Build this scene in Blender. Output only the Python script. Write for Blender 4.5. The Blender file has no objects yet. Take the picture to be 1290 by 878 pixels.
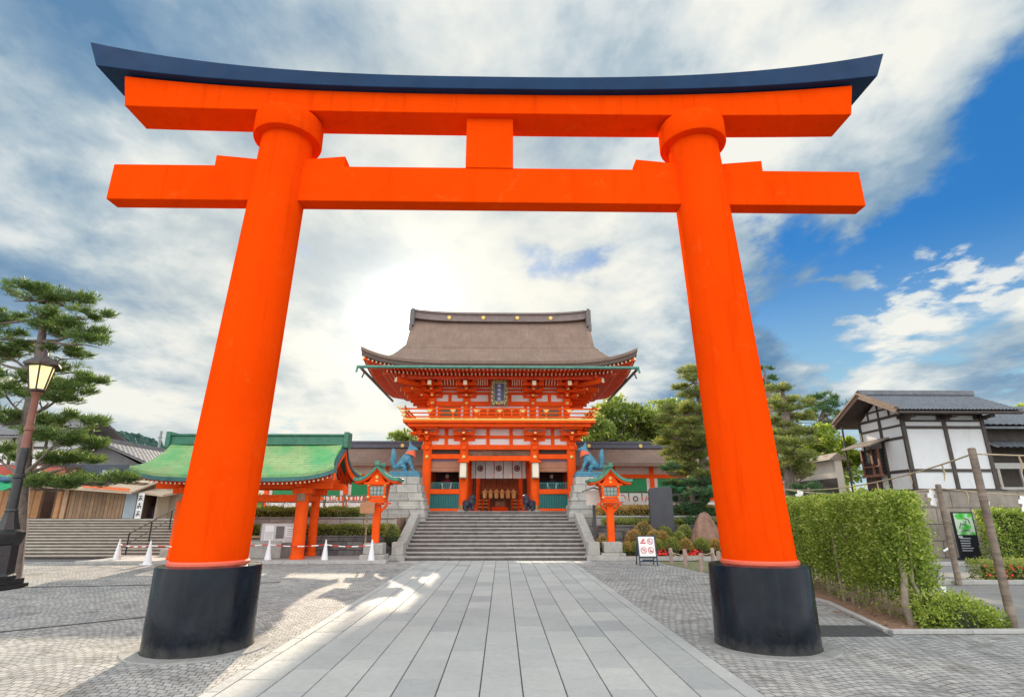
import bpy, math, random
import numpy as np
from mathutils import Vector, Matrix
rnd = random.Random(7); rng = np.random.default_rng(7)
R = math.radians
scene = bpy.context.scene
COL = scene.collection

# ------------------------------------------------------------------ camera
CAM_H = 2.0
PITCH, YAW, FPX = R(16.547), R(0.995), 690.0
cam = bpy.data.cameras.new('camera'); cam_o = bpy.data.objects.new('camera', cam); COL.objects.link(cam_o)
cam_o.location = (0, 0, CAM_H); cam_o.rotation_euler = (R(90) + PITCH, 0, -YAW)
cam.sensor_width = 36.0; cam.lens = FPX / 1290 * 36.0; cam.clip_start = 0.1; cam.clip_end = 3000
scene.camera = cam_o
scene.view_settings.view_transform = 'Standard'; scene.view_settings.look = 'None'
scene.view_settings.gamma = 1.0; scene.view_settings.exposure = 1.0
try: scene.view_settings.use_curve_mapping = False
except Exception: pass

# ------------------------------------------------------------------ sun and sky
SUN_AZ, SUN_EL = R(-10.9), R(19.6)
SUN_DIR = Vector((math.sin(SUN_AZ) * math.cos(SUN_EL), math.cos(SUN_AZ) * math.cos(SUN_EL), math.sin(SUN_EL)))
sl = bpy.data.lights.new('sun', 'SUN'); sl.energy = 3.7; sl.angle = R(0.7); sl.color = (1.0, 0.83, 0.62)
so = bpy.data.objects.new('sun', sl); COL.objects.link(so); so.location = (-20, 100, 60)
so.rotation_euler = SUN_DIR.to_track_quat('Z', 'Y').to_euler()

world = bpy.data.worlds.new('World'); scene.world = world; world.use_nodes = True
NT = world.node_tree; NT.nodes.clear()
class NB:
    """small helper to wire math nodes"""
    def __init__(s, nt): s.nt = nt
    def n(s, t, **k):
        x = s.nt.nodes.new(t)
        for a, b in k.items(): setattr(x, a, b)
        return x
    def put(s, sock, v):
        if isinstance(v, bpy.types.NodeSocket): s.nt.links.new(v, sock)
        else: sock.default_value = v
    def m(s, op, a, b=None, c=None, clamp=False):
        x = s.n('ShaderNodeMath', operation=op, use_clamp=clamp); s.put(x.inputs[0], a)
        if b is not None: s.put(x.inputs[1], b)
        if c is not None: s.put(x.inputs[2], c)
        return x.outputs[0]
    def vm(s, op, a, b=None):
        x = s.n('ShaderNodeVectorMath', operation=op); s.put(x.inputs[0], a)
        if b is not None: s.put(x.inputs[1], b)
        return x.outputs['Value'] if op in ('DOT_PRODUCT', 'LENGTH') else x.outputs[0]
    def ss(s, v, a, b, lo=0.0, hi=1.0):
        x = s.n('ShaderNodeMapRange', interpolation_type='SMOOTHSTEP'); s.put(x.inputs[0], v)
        x.inputs[1].default_value = a; x.inputs[2].default_value = b; x.inputs[3].default_value = lo; x.inputs[4].default_value = hi
        return x.outputs[0]
    def mix(s, f, a, b, mode='MIX'):
        x = s.n('ShaderNodeMix', data_type='RGBA', blend_type=mode); s.put(x.inputs[0], f)
        for i, v in ((6, a), (7, b)):
            if not isinstance(v, bpy.types.NodeSocket): v = tuple(v) + ((1.0,) if len(v) == 3 else ())
            s.put(x.inputs[i], v)
        return x.outputs[2]
    def comb(s, x, y, z):
        c = s.n('ShaderNodeCombineXYZ')
        for i, v in enumerate((x, y, z)): s.put(c.inputs[i], v)
        return c.outputs[0]
    def noise(s, vec, scale, detail=4, rough=.55, dist=0.0, out=0):
        x = s.n('ShaderNodeTexNoise'); s.put(x.inputs['Vector'], vec); x.inputs['Scale'].default_value = scale
        x.inputs['Detail'].default_value = detail; x.inputs['Roughness'].default_value = rough; x.inputs['Distortion'].default_value = dist
        return x.outputs[out]
    def ramp(s, f, stops):
        x = s.n('ShaderNodeValToRGB'); s.put(x.inputs[0], f); e = x.color_ramp.elements
        while len(e) < len(stops): e.new(0.5)
        for i, (p, c) in enumerate(stops): e[i].position = p; e[i].color = tuple(c) + (1,) if len(c) == 3 else c
        return x.outputs[0]
w = NB(NT)
tc = w.n('ShaderNodeTexCoord').outputs['Generated']
sp = w.n('ShaderNodeSeparateXYZ'); NT.links.new(tc, sp.inputs[0])
dx, dy, dz = sp.outputs
zc = w.m('ADD', w.m('MAXIMUM', dz, 0.0), 0.16)
px, py = w.m('DIVIDE', dx, zc), w.m('DIVIDE', dy, zc)
sky = w.n('ShaderNodeTexSky'); sky.sky_type = 'NISHITA'; sky.sun_disc = False
sky.sun_elevation = SUN_EL; sky.sun_rotation = SUN_AZ; sky.air_density = 1.0; sky.dust_density = 0.6; sky.ozone_density = 2.0
def direction(az, el): return (math.sin(R(az)) * math.cos(R(el)), math.cos(R(az)) * math.cos(R(el)), math.sin(R(el)))
def lobe(az, el, a, b): return w.ss(w.vm('DOT_PRODUCT', tc, direction(az, el)), math.cos(R(a)), math.cos(R(b)))
p1 = w.comb(w.m('MULTIPLY', px, 1.0), w.m('MULTIPLY', py, 0.70), 3.7)
n1 = w.noise(p1, 0.95, 9, .56, .5)
n2 = w.noise(w.comb(px, w.m('MULTIPLY', py, 0.66), 11.3), 1.2, 8, .55, .35)
n3 = w.noise(w.comb(px, w.m('MULTIPLY', py, 0.8), 21.0), 4.2, 9, .58, .2)
n4 = w.noise(w.comb(px, w.m('MULTIPLY', py, 0.9), 5.0), 2.3, 9, .56, .15)
sd = w.vm('DOT_PRODUCT', tc, tuple(SUN_DIR))
d3 = w.m('SUBTRACT', n3, 0.5); d4 = w.m('SUBTRACT', n4, 0.5)
hole = w.m('MAXIMUM', lobe(39, 27, 17, 6), lobe(30, 21, 9, 3))
low = lobe(38, 9, 16, 5)
cov = w.m('ADD', n1, 0.18)
cov = w.m('SUBTRACT', cov, w.m('MULTIPLY', hole, 0.165))
cov = w.m('SUBTRACT', cov, w.m('MULTIPLY', low, 0.09))
cov = w.m('ADD', cov, w.m('ADD', w.m('MULTIPLY', d3, 0.25), w.m('MULTIPLY', d4, 0.55)))
cmask = w.m('MAXIMUM', w.ss(cov, 0.47, 0.57), w.m('MULTIPLY', w.ss(w.m('ADD', n3, w.m('MULTIPLY', d4, 0.9)), 0.55, 0.64), 0.85))
shade = w.m('ADD', w.m('ADD', w.m('SUBTRACT', n2, 0.024), w.m('MULTIPLY', d3, 0.34)), w.m('MULTIPLY', d4, 0.62))
shade = w.m('ADD', shade, w.m('MULTIPLY', w.ss(sd, 0.84, 0.995), 0.11))
shade = w.m('SUBTRACT', shade, w.m('MULTIPLY', lobe(-36, 42, 30, 5), 0.07))
shade = w.m('ADD', shade, w.m('MULTIPLY', lobe(36, 46, 22, 6), 0.05))
shade = w.m('ADD', shade, w.m('MULTIPLY', hole, 0.09))
shade = w.m('SUBTRACT', shade, w.m('MULTIPLY', lobe(26, 17, 11, 3), 0.14))
shade = w.m('SUBTRACT', shade, w.m('MULTIPLY', lobe(40, 17, 9, 2), 0.08))
ccol = w.ramp(shade, [(0.33, (0.125, 0.26, 0.44)), (0.44, (0.26, 0.39, 0.53)), (0.52, (0.46, 0.565, 0.635)), (0.585, (0.68, 0.74, 0.76)), (0.68, (0.92, 0.92, 0.85))])
skyc = w.mix(1.0, sky.outputs[0], (0.05, 0.10, 0.155), 'MULTIPLY')
skyc = w.mix(0.70, skyc, (0.022, 0.205, 0.56))
skyc = w.mix(w.ss(dz, 0.42, 0.10), skyc, (0.40, 0.66, 0.78))
colr = w.mix(cmask, skyc, ccol)
colr = w.mix(w.ss(dz, 0.20, -0.01, 0, 0.80), colr, w.mix(w.ss(sd, 0.70, 0.98), (0.56, 0.73, 0.79), (0.90, 0.89, 0.78)))
warm = w.ss(sd, 0.86, 0.995, 0, 0.42)
colr = w.mix(warm, colr, (1.0, 0.95, 0.80))
g1 = w.m('MULTIPLY', w.m('POWER', w.m('MAXIMUM', sd, 0.0), 60.0), 0.22)
g2 = w.m('MULTIPLY', w.m('POWER', w.m('MAXIMUM', sd, 0.0), 380.0), 0.9)
glow = w.m('ADD', w.m('ADD', g1, g2), w.m('MULTIPLY', w.m('POWER', w.m('MAXIMUM', sd, 0.0), 3000.0), 6.0))
colr = w.mix(1.0, colr, w.mix(1.0, (1.0, 0.96, 0.84), w.comb(glow, glow, glow), 'MULTIPLY'), 'ADD')
# added fill: unseen sky behind the camera brightened to light the front faces
back = w.ss(dy, 0.42, -0.30)
BACK_GAIN = 2.55
bk = w.mix(w.m('MULTIPLY', back, 0.85), colr, w.mix(w.ss(n2, .3, .7), (0.83, 0.85, 0.86), (1.0, 0.99, 0.96)))
gain = w.m('ADD', 1.0, w.m('MULTIPLY', back, BACK_GAIN - 1))
bk = w.mix(1.0, bk, w.comb(gain, gain, gain), 'MULTIPLY')
bg = w.n('ShaderNodeBackground'); NT.links.new(bk, bg.inputs[0]); bg.inputs[1].default_value = 0.5
wo = w.n('ShaderNodeOutputWorld'); NT.links.new(bg.outputs[0], wo.inputs[0])

# ------------------------------------------------------------------ pixel helpers (photo pixels -> points at a known depth)
_sp, _cp, _sa, _ca = math.sin(PITCH), math.cos(PITCH), math.sin(YAW), math.cos(YAW)
def ray(u, v):
    x = (u - 645) / FPX; y = (439 - v) / FPX; f = _cp - _sp * y
    return (f * _sa + x * _ca, f * _ca - x * _sa, _sp + _cp * y)
def at(u, v, Y):
    r = ray(u, v); t = Y / r[1]; return Vector((r[0] * t, Y, CAM_H + r[2] * t))
def pxm(Y): return Y / FPX / _cp      # metres per photo pixel at depth Y

# ------------------------------------------------------------------ mesh builder
class MB:
    def __init__(s): s.v = []; s.f = []; s.m = []; s.mi = 0; s.T = None
    def add(s, vs, fs):
        b = len(s.v)
        if s.T is not None: vs = [tuple(s.T @ Vector(p)) for p in vs]
        s.v.extend(tuple(p) for p in vs); s.f.extend([tuple(i + b for i in f) for f in fs]); s.m.extend([s.mi] * len(fs)); return s
    def box(s, x0, x1, y0, y1, z0, z1, jit=True):
        j = (lambda: rnd.uniform(.0004, .0022)) if jit else (lambda: 0)
        x0 += j(); x1 -= j(); y0 += j(); y1 -= j(); z0 += j(); z1 -= j()
        return s.add([(x0, y0, z0), (x1, y0, z0), (x1, y1, z0), (x0, y1, z0), (x0, y0, z1), (x1, y0, z1), (x1, y1, z1), (x0, y1, z1)],
                     [(0, 3, 2, 1), (4, 5, 6, 7), (0, 1, 5, 4), (1, 2, 6, 5), (2, 3, 7, 6), (3, 0, 4, 7)])
    def beam(s, p, q, wd, h, up=(0, 0, 1), w2=None, h2=None):
        p, q = Vector(p), Vector(q); d = (q - p).normalized(); u = Vector(up)
        if abs(d.dot(u)) > .98: u = Vector((0, 1, 0))
        sd_ = d.cross(u).normalized(); u = sd_.cross(d).normalized()
        w2 = wd if w2 is None else w2; h2 = h if h2 is None else h2; e = rnd.uniform(-.0015, .0015)
        vs = []
        for c, a, b in ((p, wd + e, h + e), (q, w2 + e, h2 + e)):
            vs += [c - sd_ * a / 2 - u * b / 2, c + sd_ * a / 2 - u * b / 2, c + sd_ * a / 2 + u * b / 2, c - sd_ * a / 2 + u * b / 2]
        return s.add(vs, [(3, 2, 1, 0), (4, 5, 6, 7), (0, 1, 5, 4), (1, 2, 6, 5), (2, 3, 7, 6), (3, 0, 4, 7)])
    def tube(s, pts, r, n=10, cap=True):
        pts = [Vector(p) for p in pts]; k = len(pts)
        rs = list(r) if hasattr(r, '__len__') else [r] * k
        vs = []; ref = None
        for i, p in enumerate(pts):
            d = (pts[min(i + 1, k - 1)] - pts[max(i - 1, 0)]).normalized()
            if ref is None: ref = Vector((1, 0, 0)) if abs(d.x) < .8 else Vector((0, 1, 0))
            a = (ref - d * ref.dot(d)).normalized(); ref = a; b = d.cross(a)
            for j in range(n):
                t = 2 * math.pi * j / n; vs.append(p + (a * math.cos(t) + b * math.sin(t)) * rs[i])
        fs = [(i * n + j, i * n + (j + 1) % n, (i + 1) * n + (j + 1) % n, (i + 1) * n + j) for i in range(k - 1) for j in range(n)]
        if cap: fs += [tuple(reversed(range(n))), tuple(range((k - 1) * n, k * n))]
        return s.add(vs, fs)
    def lathe(s, prof, c=(0, 0, 0), n=24, ph=0.0, cap=True):
        vs = [(c[0] + r_ * math.cos(ph + 2 * math.pi * j / n), c[1] + r_ * math.sin(ph + 2 * math.pi * j / n), c[2] + z) for r_, z in prof for j in range(n)]
        fs = [(i * n + j, i * n + (j + 1) % n, (i + 1) * n + (j + 1) % n, (i + 1) * n + j) for i in range(len(prof) - 1) for j in range(n)]
        if cap: fs += [tuple(reversed(range(n))), tuple(range((len(prof) - 1) * n, len(prof) * n))]
        return s.add(vs, fs)
    def prism(s, poly, ax, a, b):
        mk = {'x': lambda t, p: (t, p[0], p[1]), 'y': lambda t, p: (p[0], t, p[1]), 'z': lambda t, p: (p[0], p[1], t)}[ax]
        n = len(poly); vs = [mk(a, p) for p in poly] + [mk(b, p) for p in poly]
        return s.add(vs, [tuple(range(n)), tuple(reversed(range(n, 2 * n)))] + [(j, n + j, n + (j + 1) % n, (j + 1) % n) for j in range(n)])
    def sheet(s, fn, nu, nv):
        vs = [fn(i / nu, j / nv) for i in range(nu + 1) for j in range(nv + 1)]; q = nv + 1
        return s.add(vs, [(i * q + j, (i + 1) * q + j, (i + 1) * q + j + 1, i * q + j + 1) for i in range(nu) for j in range(nv)])
    def slab(s, fn, nu, nv, th):
        """a sheet with a lower face th below it and closed edges"""
        vs = [fn(i / nu, j / nv) for i in range(nu + 1) for j in range(nv + 1)]; q = nv + 1; n = len(vs)
        lo = [(p[0], p[1], p[2] - (th(p) if callable(th) else th)) for p in vs]
        fs = [(i * q + j, (i + 1) * q + j, (i + 1) * q + j + 1, i * q + j + 1) for i in range(nu) for j in range(nv)]
        fs2 = [tuple(n + k for k in reversed(f)) for f in fs]
        ed = [(i * q, i * q + n, (i + 1) * q + n, (i + 1) * q) for i in range(nu)] + [(i * q + nv, (i + 1) * q + nv, (i + 1) * q + nv + n, i * q + nv + n) for i in range(nu)]
        ed += [(j, j + 1, j + 1 + n, j + n) for j in range(nv)] + [(nu * q + j, nu * q + j + n, nu * q + j + 1 + n, nu * q + j + 1) for j in range(nv)]
        return s.add(vs + lo, fs + fs2 + ed)
    def ball(s, c, r, n=12, m=8, wob=0.0):
        r = r if hasattr(r, '__len__') else (r, r, r)
        vs = []
        for i in range(m + 1):
            t = math.pi * i / m
            for j in range(n):
                p = 2 * math.pi * j / n; k = 1 + rnd.uniform(-wob, wob)
                vs.append((c[0] + r[0] * math.sin(t) * math.cos(p) * k, c[1] + r[1] * math.sin(t) * math.sin(p) * k, c[2] + r[2] * math.cos(t) * k))
        return s.add(vs, [(i * n + j, (i + 1) * n + j, (i + 1) * n + (j + 1) % n, i * n + (j + 1) % n) for i in range(m) for j in range(n)])
    def build(s, name, mats, parent=None, smooth=None, bevel=0.0, kind=None):
        me = bpy.data.meshes.new(name)
        off = Vector((0, 0, 0)); q = parent
        while q is not None: off += q.location; q = q.parent
        me.from_pydata([(p[0] - off.x, p[1] - off.y, p[2] - off.z) for p in s.v], [], s.f)
        for mt in (mats if isinstance(mats, (list, tuple)) else [mats]): me.materials.append(mt)
        if any(s.m): me.polygons.foreach_set('material_index', s.m)
        if smooth is not None:
            me.polygons.foreach_set('use_smooth', [True] * len(me.polygons)); me.set_sharp_from_angle(angle=R(smooth))
        me.update(); o = bpy.data.objects.new(name, me); COL.objects.link(o)
        if parent is not None: o.parent = parent
        if bevel:
            b = o.modifiers.new('bevel', 'BEVEL'); b.width = bevel; b.segments = 2; b.limit_method = 'ANGLE'; b.angle_limit = R(40)
        if kind: o['kind'] = kind
        return o
def tag(o, label, cat, group=None, kind=None):
    o['label'] = label; o['category'] = cat
    if group: o['group'] = group
    if kind: o['kind'] = kind
    return o
def thing(name, label, cat, loc=(0, 0, 0), group=None, kind=None):
    o = bpy.data.objects.new(name, None); o.empty_display_size = .2; o.location = loc; COL.objects.link(o)
    return tag(o, label, cat, group, kind)
def clone(o, loc=None, rz=None, label=None, parent=None, mirror=False):
    c = o.copy(); COL.objects.link(c)
    if parent is not None: c.parent = parent; c.matrix_parent_inverse = Matrix.Identity(4)
    if loc is not None: c.location = loc
    if rz is not None: c.rotation_euler = (0, 0, rz)
    if mirror: c.scale = (-1, 1, 1)
    if label: c['label'] = label
    for ch in list(o.children): clone(ch, parent=c)
    return c

# ------------------------------------------------------------------ materials
MATS = {}
def mat(name, col, rough=.6, var=.10, scale=3.0, bump=0.0, bscale=40.0, metal=0.0, spec=.5, stain=None, stain_amt=.0, fn=None, coat=0.0):
    if name in MATS: return MATS[name]
    m = bpy.data.materials.new(name); m.use_nodes = True; nt = m.node_tree; b = NB(nt)
    pr = nt.nodes['Principled BSDF']; pos = b.n('ShaderNodeNewGeometry').outputs['Position']
    n = b.noise(pos, scale, 5, .6)
    lo = tuple(c * (1 - var) for c in col); hi = tuple(min(1, c * (1 + var)) for c in col)
    c = b.ramp(n, [(.3, lo), (.7, hi)])
    if stain:
        k = b.noise(b.vm('MULTIPLY', pos, (1.0, 1.0, .35)), scale * 1.7, 6, .65, .6)
        c = b.mix(b.ss(k, .48, .72, 0, stain_amt), c, stain)
    r_ = b.ss(b.noise(pos, scale * 2.3, 4), .3, .7, max(.03, rough - .1), min(1, rough + .1))
    h = None
    if fn: c, h, r_ = fn(b, pos, c, r_)
    b.put(pr.inputs['Base Color'], c); b.put(pr.inputs['Roughness'], r_)
    pr.inputs['Metallic'].default_value = metal; pr.inputs['Specular IOR Level'].default_value = spec
    if coat: pr.inputs['Coat Weight'].default_value = coat; pr.inputs['Coat Roughness'].default_value = .12
    if bump or h is not None:
        bp = b.n('ShaderNodeBump'); bp.inputs['Strength'].default_value = 1.0
        if h is None: h = b.noise(pos, bscale, 4, .6); bp.inputs['Distance'].default_value = bump
        else: bp.inputs['Distance'].default_value = bump or .02
        b.put(bp.inputs['Height'], h); nt.links.new(bp.outputs[0], pr.inputs['Normal'])
    MATS[name] = m; return m
def emit(name, col, st, rough=.4):
    m = bpy.data.materials.new(name); m.use_nodes = True; pr = m.node_tree.nodes['Principled BSDF']
    pr.inputs['Base Color'].default_value = (*[min(.8, c) for c in col], 1); pr.inputs['Emission Color'].default_value = (*col, 1)
    pr.inputs['Emission Strength'].default_value = st; pr.inputs['Roughness'].default_value = rough
    return m
def leafmat(name, dark, mid, light, trans=.35, rough=.55):
    if name in MATS: return MATS[name]
    m = bpy.data.materials.new(name); m.use_nodes = True; nt = m.node_tree; b = NB(nt); pr = nt.nodes['Principled BSDF']
    a = b.n('ShaderNodeAttribute', attribute_name='tone'); oi = b.n('ShaderNodeNewGeometry').outputs['Position']
    t = b.m('ADD', a.outputs['Fac'], b.m('MULTIPLY', b.m('SUBTRACT', b.noise(oi, .9, 3), .5), .5))
    c = b.ramp(t, [(.08, dark), (.5, mid), (.92, light)])
    b.put(pr.inputs['Base Color'], c); pr.inputs['Roughness'].default_value = rough; pr.inputs['Specular IOR Level'].default_value = .35
    tr = b.n('ShaderNodeBsdfTranslucent'); b.put(tr.inputs[0], b.mix(1.0, c, (1.5, 1.45, .7), 'MULTIPLY'))
    mx = b.n('ShaderNodeMixShader'); mx.inputs[0].default_value = trans
    nt.links.new(pr.outputs[0], mx.inputs[1]); nt.links.new(tr.outputs[0], mx.inputs[2])
    nt.links.new(mx.outputs[0], nt.nodes['Material Output'].inputs[0])
    MATS[name] = m; return m
def blocks(sx, sy, mortar, dark=.45, ax='xz', jitter=.35, off=.5, msz=.02):
    """stone courses as a material pattern; ax picks the two world axes used"""
    def f(b, pos, c, r_):
        s = b.n('ShaderNodeSeparateXYZ'); b.put(s.inputs[0], pos); d = dict(x=s.outputs[0], y=s.outputs[1], z=s.outputs[2])
        if ax == 'auto': u = b.m('ADD', d['x'], b.m('MULTIPLY', d['y'], .93)); v = d['z']
        else: u, v = d[ax[0]], d[ax[1]]
        br = b.n('ShaderNodeTexBrick'); b.put(br.inputs['Vector'], b.comb(u, v, 0.0)); br.offset = off
        br.inputs['Scale'].default_value = 1.0; br.inputs['Brick Width'].default_value = sx; br.inputs['Row Height'].default_value = sy
        br.inputs['Mortar Size'].default_value = msz; br.inputs['Mortar Smooth'].default_value = .3; br.inputs['Bias'].default_value = 0
        br.inputs['Color1'].default_value = (1 - jitter, 1 - jitter, 1 - jitter * .9, 1); br.inputs['Color2'].default_value = (1 + jitter * .5, 1 + jitter * .5, 1 + jitter * .4, 1)
        br.inputs['Mortar'].default_value = (dark, dark, dark, 1)
        c2 = b.mix(1.0, c, br.outputs[0], 'MULTIPLY')
        h = b.m('ADD', b.m('MULTIPLY', b.m('SUBTRACT', 1.0, br.outputs[1]), 1.0), b.m('MULTIPLY', b.noise(pos, 18, 5, .65), .5))
        return c2, h, r_
    return f
def planks(pitch, ax='x', depth=.5, dark=.35):
    def f(b, pos, c, r_):
        s = b.n('ShaderNodeSeparateXYZ'); b.put(s.inputs[0], pos); u = s.outputs['xyz'.index(ax)]
        t = b.m('FRACT', b.m('DIVIDE', u, pitch)); k = b.m('ABSOLUTE', b.m('SUBTRACT', t, .5)); e = b.ss(k, .42, .49)
        wn = b.n('ShaderNodeTexWhiteNoise', noise_dimensions='1D'); b.put(wn.inputs['W'], b.m('FLOOR', b.m('DIVIDE', u, pitch)))
        c2 = b.mix(e, b.mix(1.0, c, b.ramp(wn.outputs[0], [(0, (.75, .75, .75)), (1, (1.15, 1.12, 1.1))]), 'MULTIPLY'), tuple(dark * x for x in (1, .9, .8)), 'MULTIPLY')
        return c2, b.m('SUBTRACT', 1.0, e), r_
    return f
def streaks(ax, freq, amt=.25):
    def f(b, pos, c, r_):
        sc = {'x': (1, .1, .1), 'y': (.1, 1, .1), 'z': (.1, .1, 1)}[ax]
        n = b.noise(b.vm('MULTIPLY', pos, sc), freq, 5, .6)
        n2_ = b.noise(pos, 1.1, 5, .65)
        c2 = b.mix(1.0, c, b.ramp(n, [(.3, (1 - amt,) * 3), (.7, (1 + amt,) * 3)]), 'MULTIPLY')
        c2 = b.mix(1.0, c2, b.ramp(n2_, [(.3, (1 - amt,) * 3), (.7, (1 + amt * .8,) * 3)]), 'MULTIPLY')
        return c2, n, r_
    return f
def paint_wear(b, pos, c, r_):
    run = b.noise(b.vm('MULTIPLY', pos, (1, 1, .05)), 6.5, 5, .65); pat = b.noise(pos, 2.6, 6, .68, .8)
    c2 = b.mix(b.ss(run, .52, .74, 0, .42), c, (.60, .030, .001)); c2 = b.mix(b.ss(pat, .57, .70, 0, .30), c2, (.80, .115, .015))
    c2 = b.mix(b.ss(b.noise(pos, 31, 4, .7), .66, .76, 0, .45), c2, (.45, .028, .003))
    return c2, b.m('ADD', pat, b.m('MULTIPLY', run, .6)), r_
VERM = mat('torii_vermilion', (.85, .061, .002), .60, .06, .9, spec=.0, stain=(.74, .046, .001), stain_amt=.45, bump=.004, fn=paint_wear)
KASA = mat('blue_black_paint', (.006, .032, .088), .45, .15, 1.2, spec=.12)
def foot_dust(b, pos, c, r_):
    s = b.n('ShaderNodeSeparateXYZ'); b.put(s.inputs[0], pos); z = b.m('ADD', s.outputs[2], b.m('MULTIPLY', b.m('SUBTRACT', b.noise(pos, 7, 5), .5), .35))
    run = b.noise(b.vm('MULTIPLY', pos, (1, 1, .06)), 9, 4, .6)
    c2 = b.mix(b.ss(z, .22, -.02, 0, .55), c, (.085, .082, .076)); c2 = b.mix(b.ss(run, .56, .75, 0, .22), c2, (.055, .058, .062))
    sc = b.ss(b.noise(pos, 26, 3, .7), .70, .78, 0, .25); c2 = b.mix(sc, c2, (.10, .10, .10))
    return c2, b.noise(pos, 5, 4), r_
BASE = mat('black_base_paint', (.006, .009, .015), .22, .35, 2.2, spec=.17, stain=(.018, .021, .025), stain_amt=.5, bump=.004, fn=foot_dust)
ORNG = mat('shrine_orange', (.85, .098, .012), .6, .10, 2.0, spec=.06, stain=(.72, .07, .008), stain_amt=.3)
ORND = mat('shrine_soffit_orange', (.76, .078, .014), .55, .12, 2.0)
BARK = mat('bark_shingle', (.205, .138, .106), .85, .10, 1.5, bump=.02, fn=streaks('x', 9, .12))
WHIT = mat('white_plaster', (.78, .77, .75), .8, .04, 1.5, stain=(.62, .60, .56), stain_amt=.25)
CREAM = mat('cream_paint', (.82, .74, .52), .6, .06)
GOLD = mat('gilt_metal', (.70, .46, .14), .45, .12, 8, metal=.55)
TEAL = mat('teal_lattice', (.02, .20, .19), .5, .15, 4)
GRNP = mat('green_panel', (.012, .24, .075), .6, .15, 1.2)
DARK = mat('dark_interior', (.035, .022, .018), .8, .2)
BRWN = mat('brown_wood', (.16, .085, .05), .7, .2, 5, bump=.003, fn=streaks('z', 14, .3))
STON = mat('granite', (.37, .36, .33), .8, .14, 4, bump=.004, bscale=60, stain=(.17, .17, .15), stain_amt=.55)
STNB = mat('granite_blocks', (.43, .425, .395), .82, .12, 3, bump=.012, stain=(.20, .20, .175), stain_amt=.4, fn=blocks(1.1, .42, .02, .42, 'auto', .16))
STND = mat('dark_stone_blocks', (.15, .148, .142), .85, .2, 3, bump=.015, stain=(.06, .065, .055), stain_amt=.6, fn=blocks(.75, .36, .02, .35, 'auto'))
STEP = mat('step_riser_shaded', (.135, .120, .108), .85, .25, 2.2, bump=.004, bscale=50, stain=(.06, .052, .046), stain_amt=.7)  # riser darkened against the tread: shade on upright faces put into the colour
TREAD = mat('step_tread_lit', (.36, .345, .325), .8, .18, 2.2, bump=.003, bscale=50, stain=(.20, .185, .17), stain_amt=.5)  # lighter copy for the treads: light on flat faces put into the colour
GRNC = mat('patinated_copper', (.20, .40, .20), .55, .18, .8, bump=.0, stain=(.10, .36, .30), stain_amt=.7)
TEALC = mat('teal_copper_trim', (.035, .13, .13), .5, .25, 2.0, stain=(.06, .24, .20), stain_amt=.6)
FOXB = mat('bronze_blue', (.055, .205, .31), .5, .25, 5, stain=(.10, .30, .33), stain_amt=.6)
WOOD = mat('weathered_wood', (.27, .19, .12), .8, .2, 6, bump=.004, fn=streaks('z', 16, .35))
GREYW = mat('grey_timber', (.20, .17, .14), .8, .2, 6, bump=.004, fn=streaks('z', 16, .35))
BLKM = mat('black_metal', (.015, .016, .018), .35, .2, 5)
DTIM = mat('dark_timber', (.055, .042, .036), .65, .2, 4)
TILE = mat('grey_roof_tile', (.115, .125, .145), .45, .22, 3, stain=(.20, .21, .22), stain_amt=.4)
PAPER = mat('white_paper', (.82, .82, .80), .7, .02)
ROPE = mat('straw_rope', (.42, .34, .22), .9, .2, 20)
CONE = mat('white_cone_plastic', (.76, .77, .79), .45, .04)
REDP = mat('red_plastic', (.62, .035, .02), .4, .05)
# ------------------------------------------------------------------ ground
def cobbles(b, pos, c, r_):
    s = b.n('ShaderNodeSeparateXYZ'); b.put(s.inputs[0], pos); x, y = s.outputs[0], s.outputs[1]
    nz = b.noise(pos, .8, 2); nz2 = b.noise(pos, 5.0, 2)
    # scalloped rows: each band of setts bows like a fan
    fx = b.m('ABSOLUTE', b.m('SUBTRACT', b.m('FRACT', b.m('DIVIDE', x, 1.3)), .5))
    yy = b.m('ADD', y, b.m('MULTIPLY', b.m('MULTIPLY', fx, fx), .75))
    yy = b.m('ADD', yy, b.m('ADD', b.m('MULTIPLY', nz, .22), b.m('MULTIPLY', nz2, .035)))
    xx = b.m('ADD', x, b.m('ADD', b.m('MULTIPLY', nz, .16), b.m('MULTIPLY', nz2, .05)))
    xx = b.m('ADD', xx, b.m('MULTIPLY', y, .22))
    br = b.n('ShaderNodeTexBrick'); b.put(br.inputs['Vector'], b.comb(xx, yy, 0.0)); br.offset = .5
    br.inputs['Scale'].default_value = 1; br.inputs['Brick Width'].default_value = .125; br.inputs['Row Height'].default_value = .125
    br.inputs['Mortar Size'].default_value = .008; br.inputs['Mortar Smooth'].default_value = .35; br.inputs['Bias'].default_value = 0
    br.inputs['Color1'].default_value = (.80, .80, .81, 1); br.inputs['Color2'].default_value = (1.12, 1.11, 1.08, 1); br.inputs['Mortar'].default_value = (.40, .39, .37, 1)
    big = b.mix(1.0, b.ramp(b.noise(pos, .35, 5, .6), [(.3, (.80, .81, .83)), (.7, (1.12, 1.10, 1.06))]), b.ramp(b.noise(pos, 1.7, 6, .7, .8), [(.36, (.72, .70, .67)), (.5, (1, 1, 1)), (.66, (1.06, 1.05, 1.02))]), 'MULTIPLY')
    c2 = b.mix(1.0, b.mix(1.0, c, br.outputs[0], 'MULTIPLY'), big, 'MULTIPLY')
    h = b.m('ADD', b.m('SUBTRACT', 1.0, br.outputs[1]), b.m('MULTIPLY', b.noise(pos, 40, 4), .35))
    return c2, h, r_
COBB = mat('granite_setts', (.375, .378, .372), .85, .10, 6, spec=.12, bump=.010, fn=cobbles)
ASPH = mat('asphalt', (.115, .115, .115), .85, .12, 3, bump=.004, bscale=220)
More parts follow.
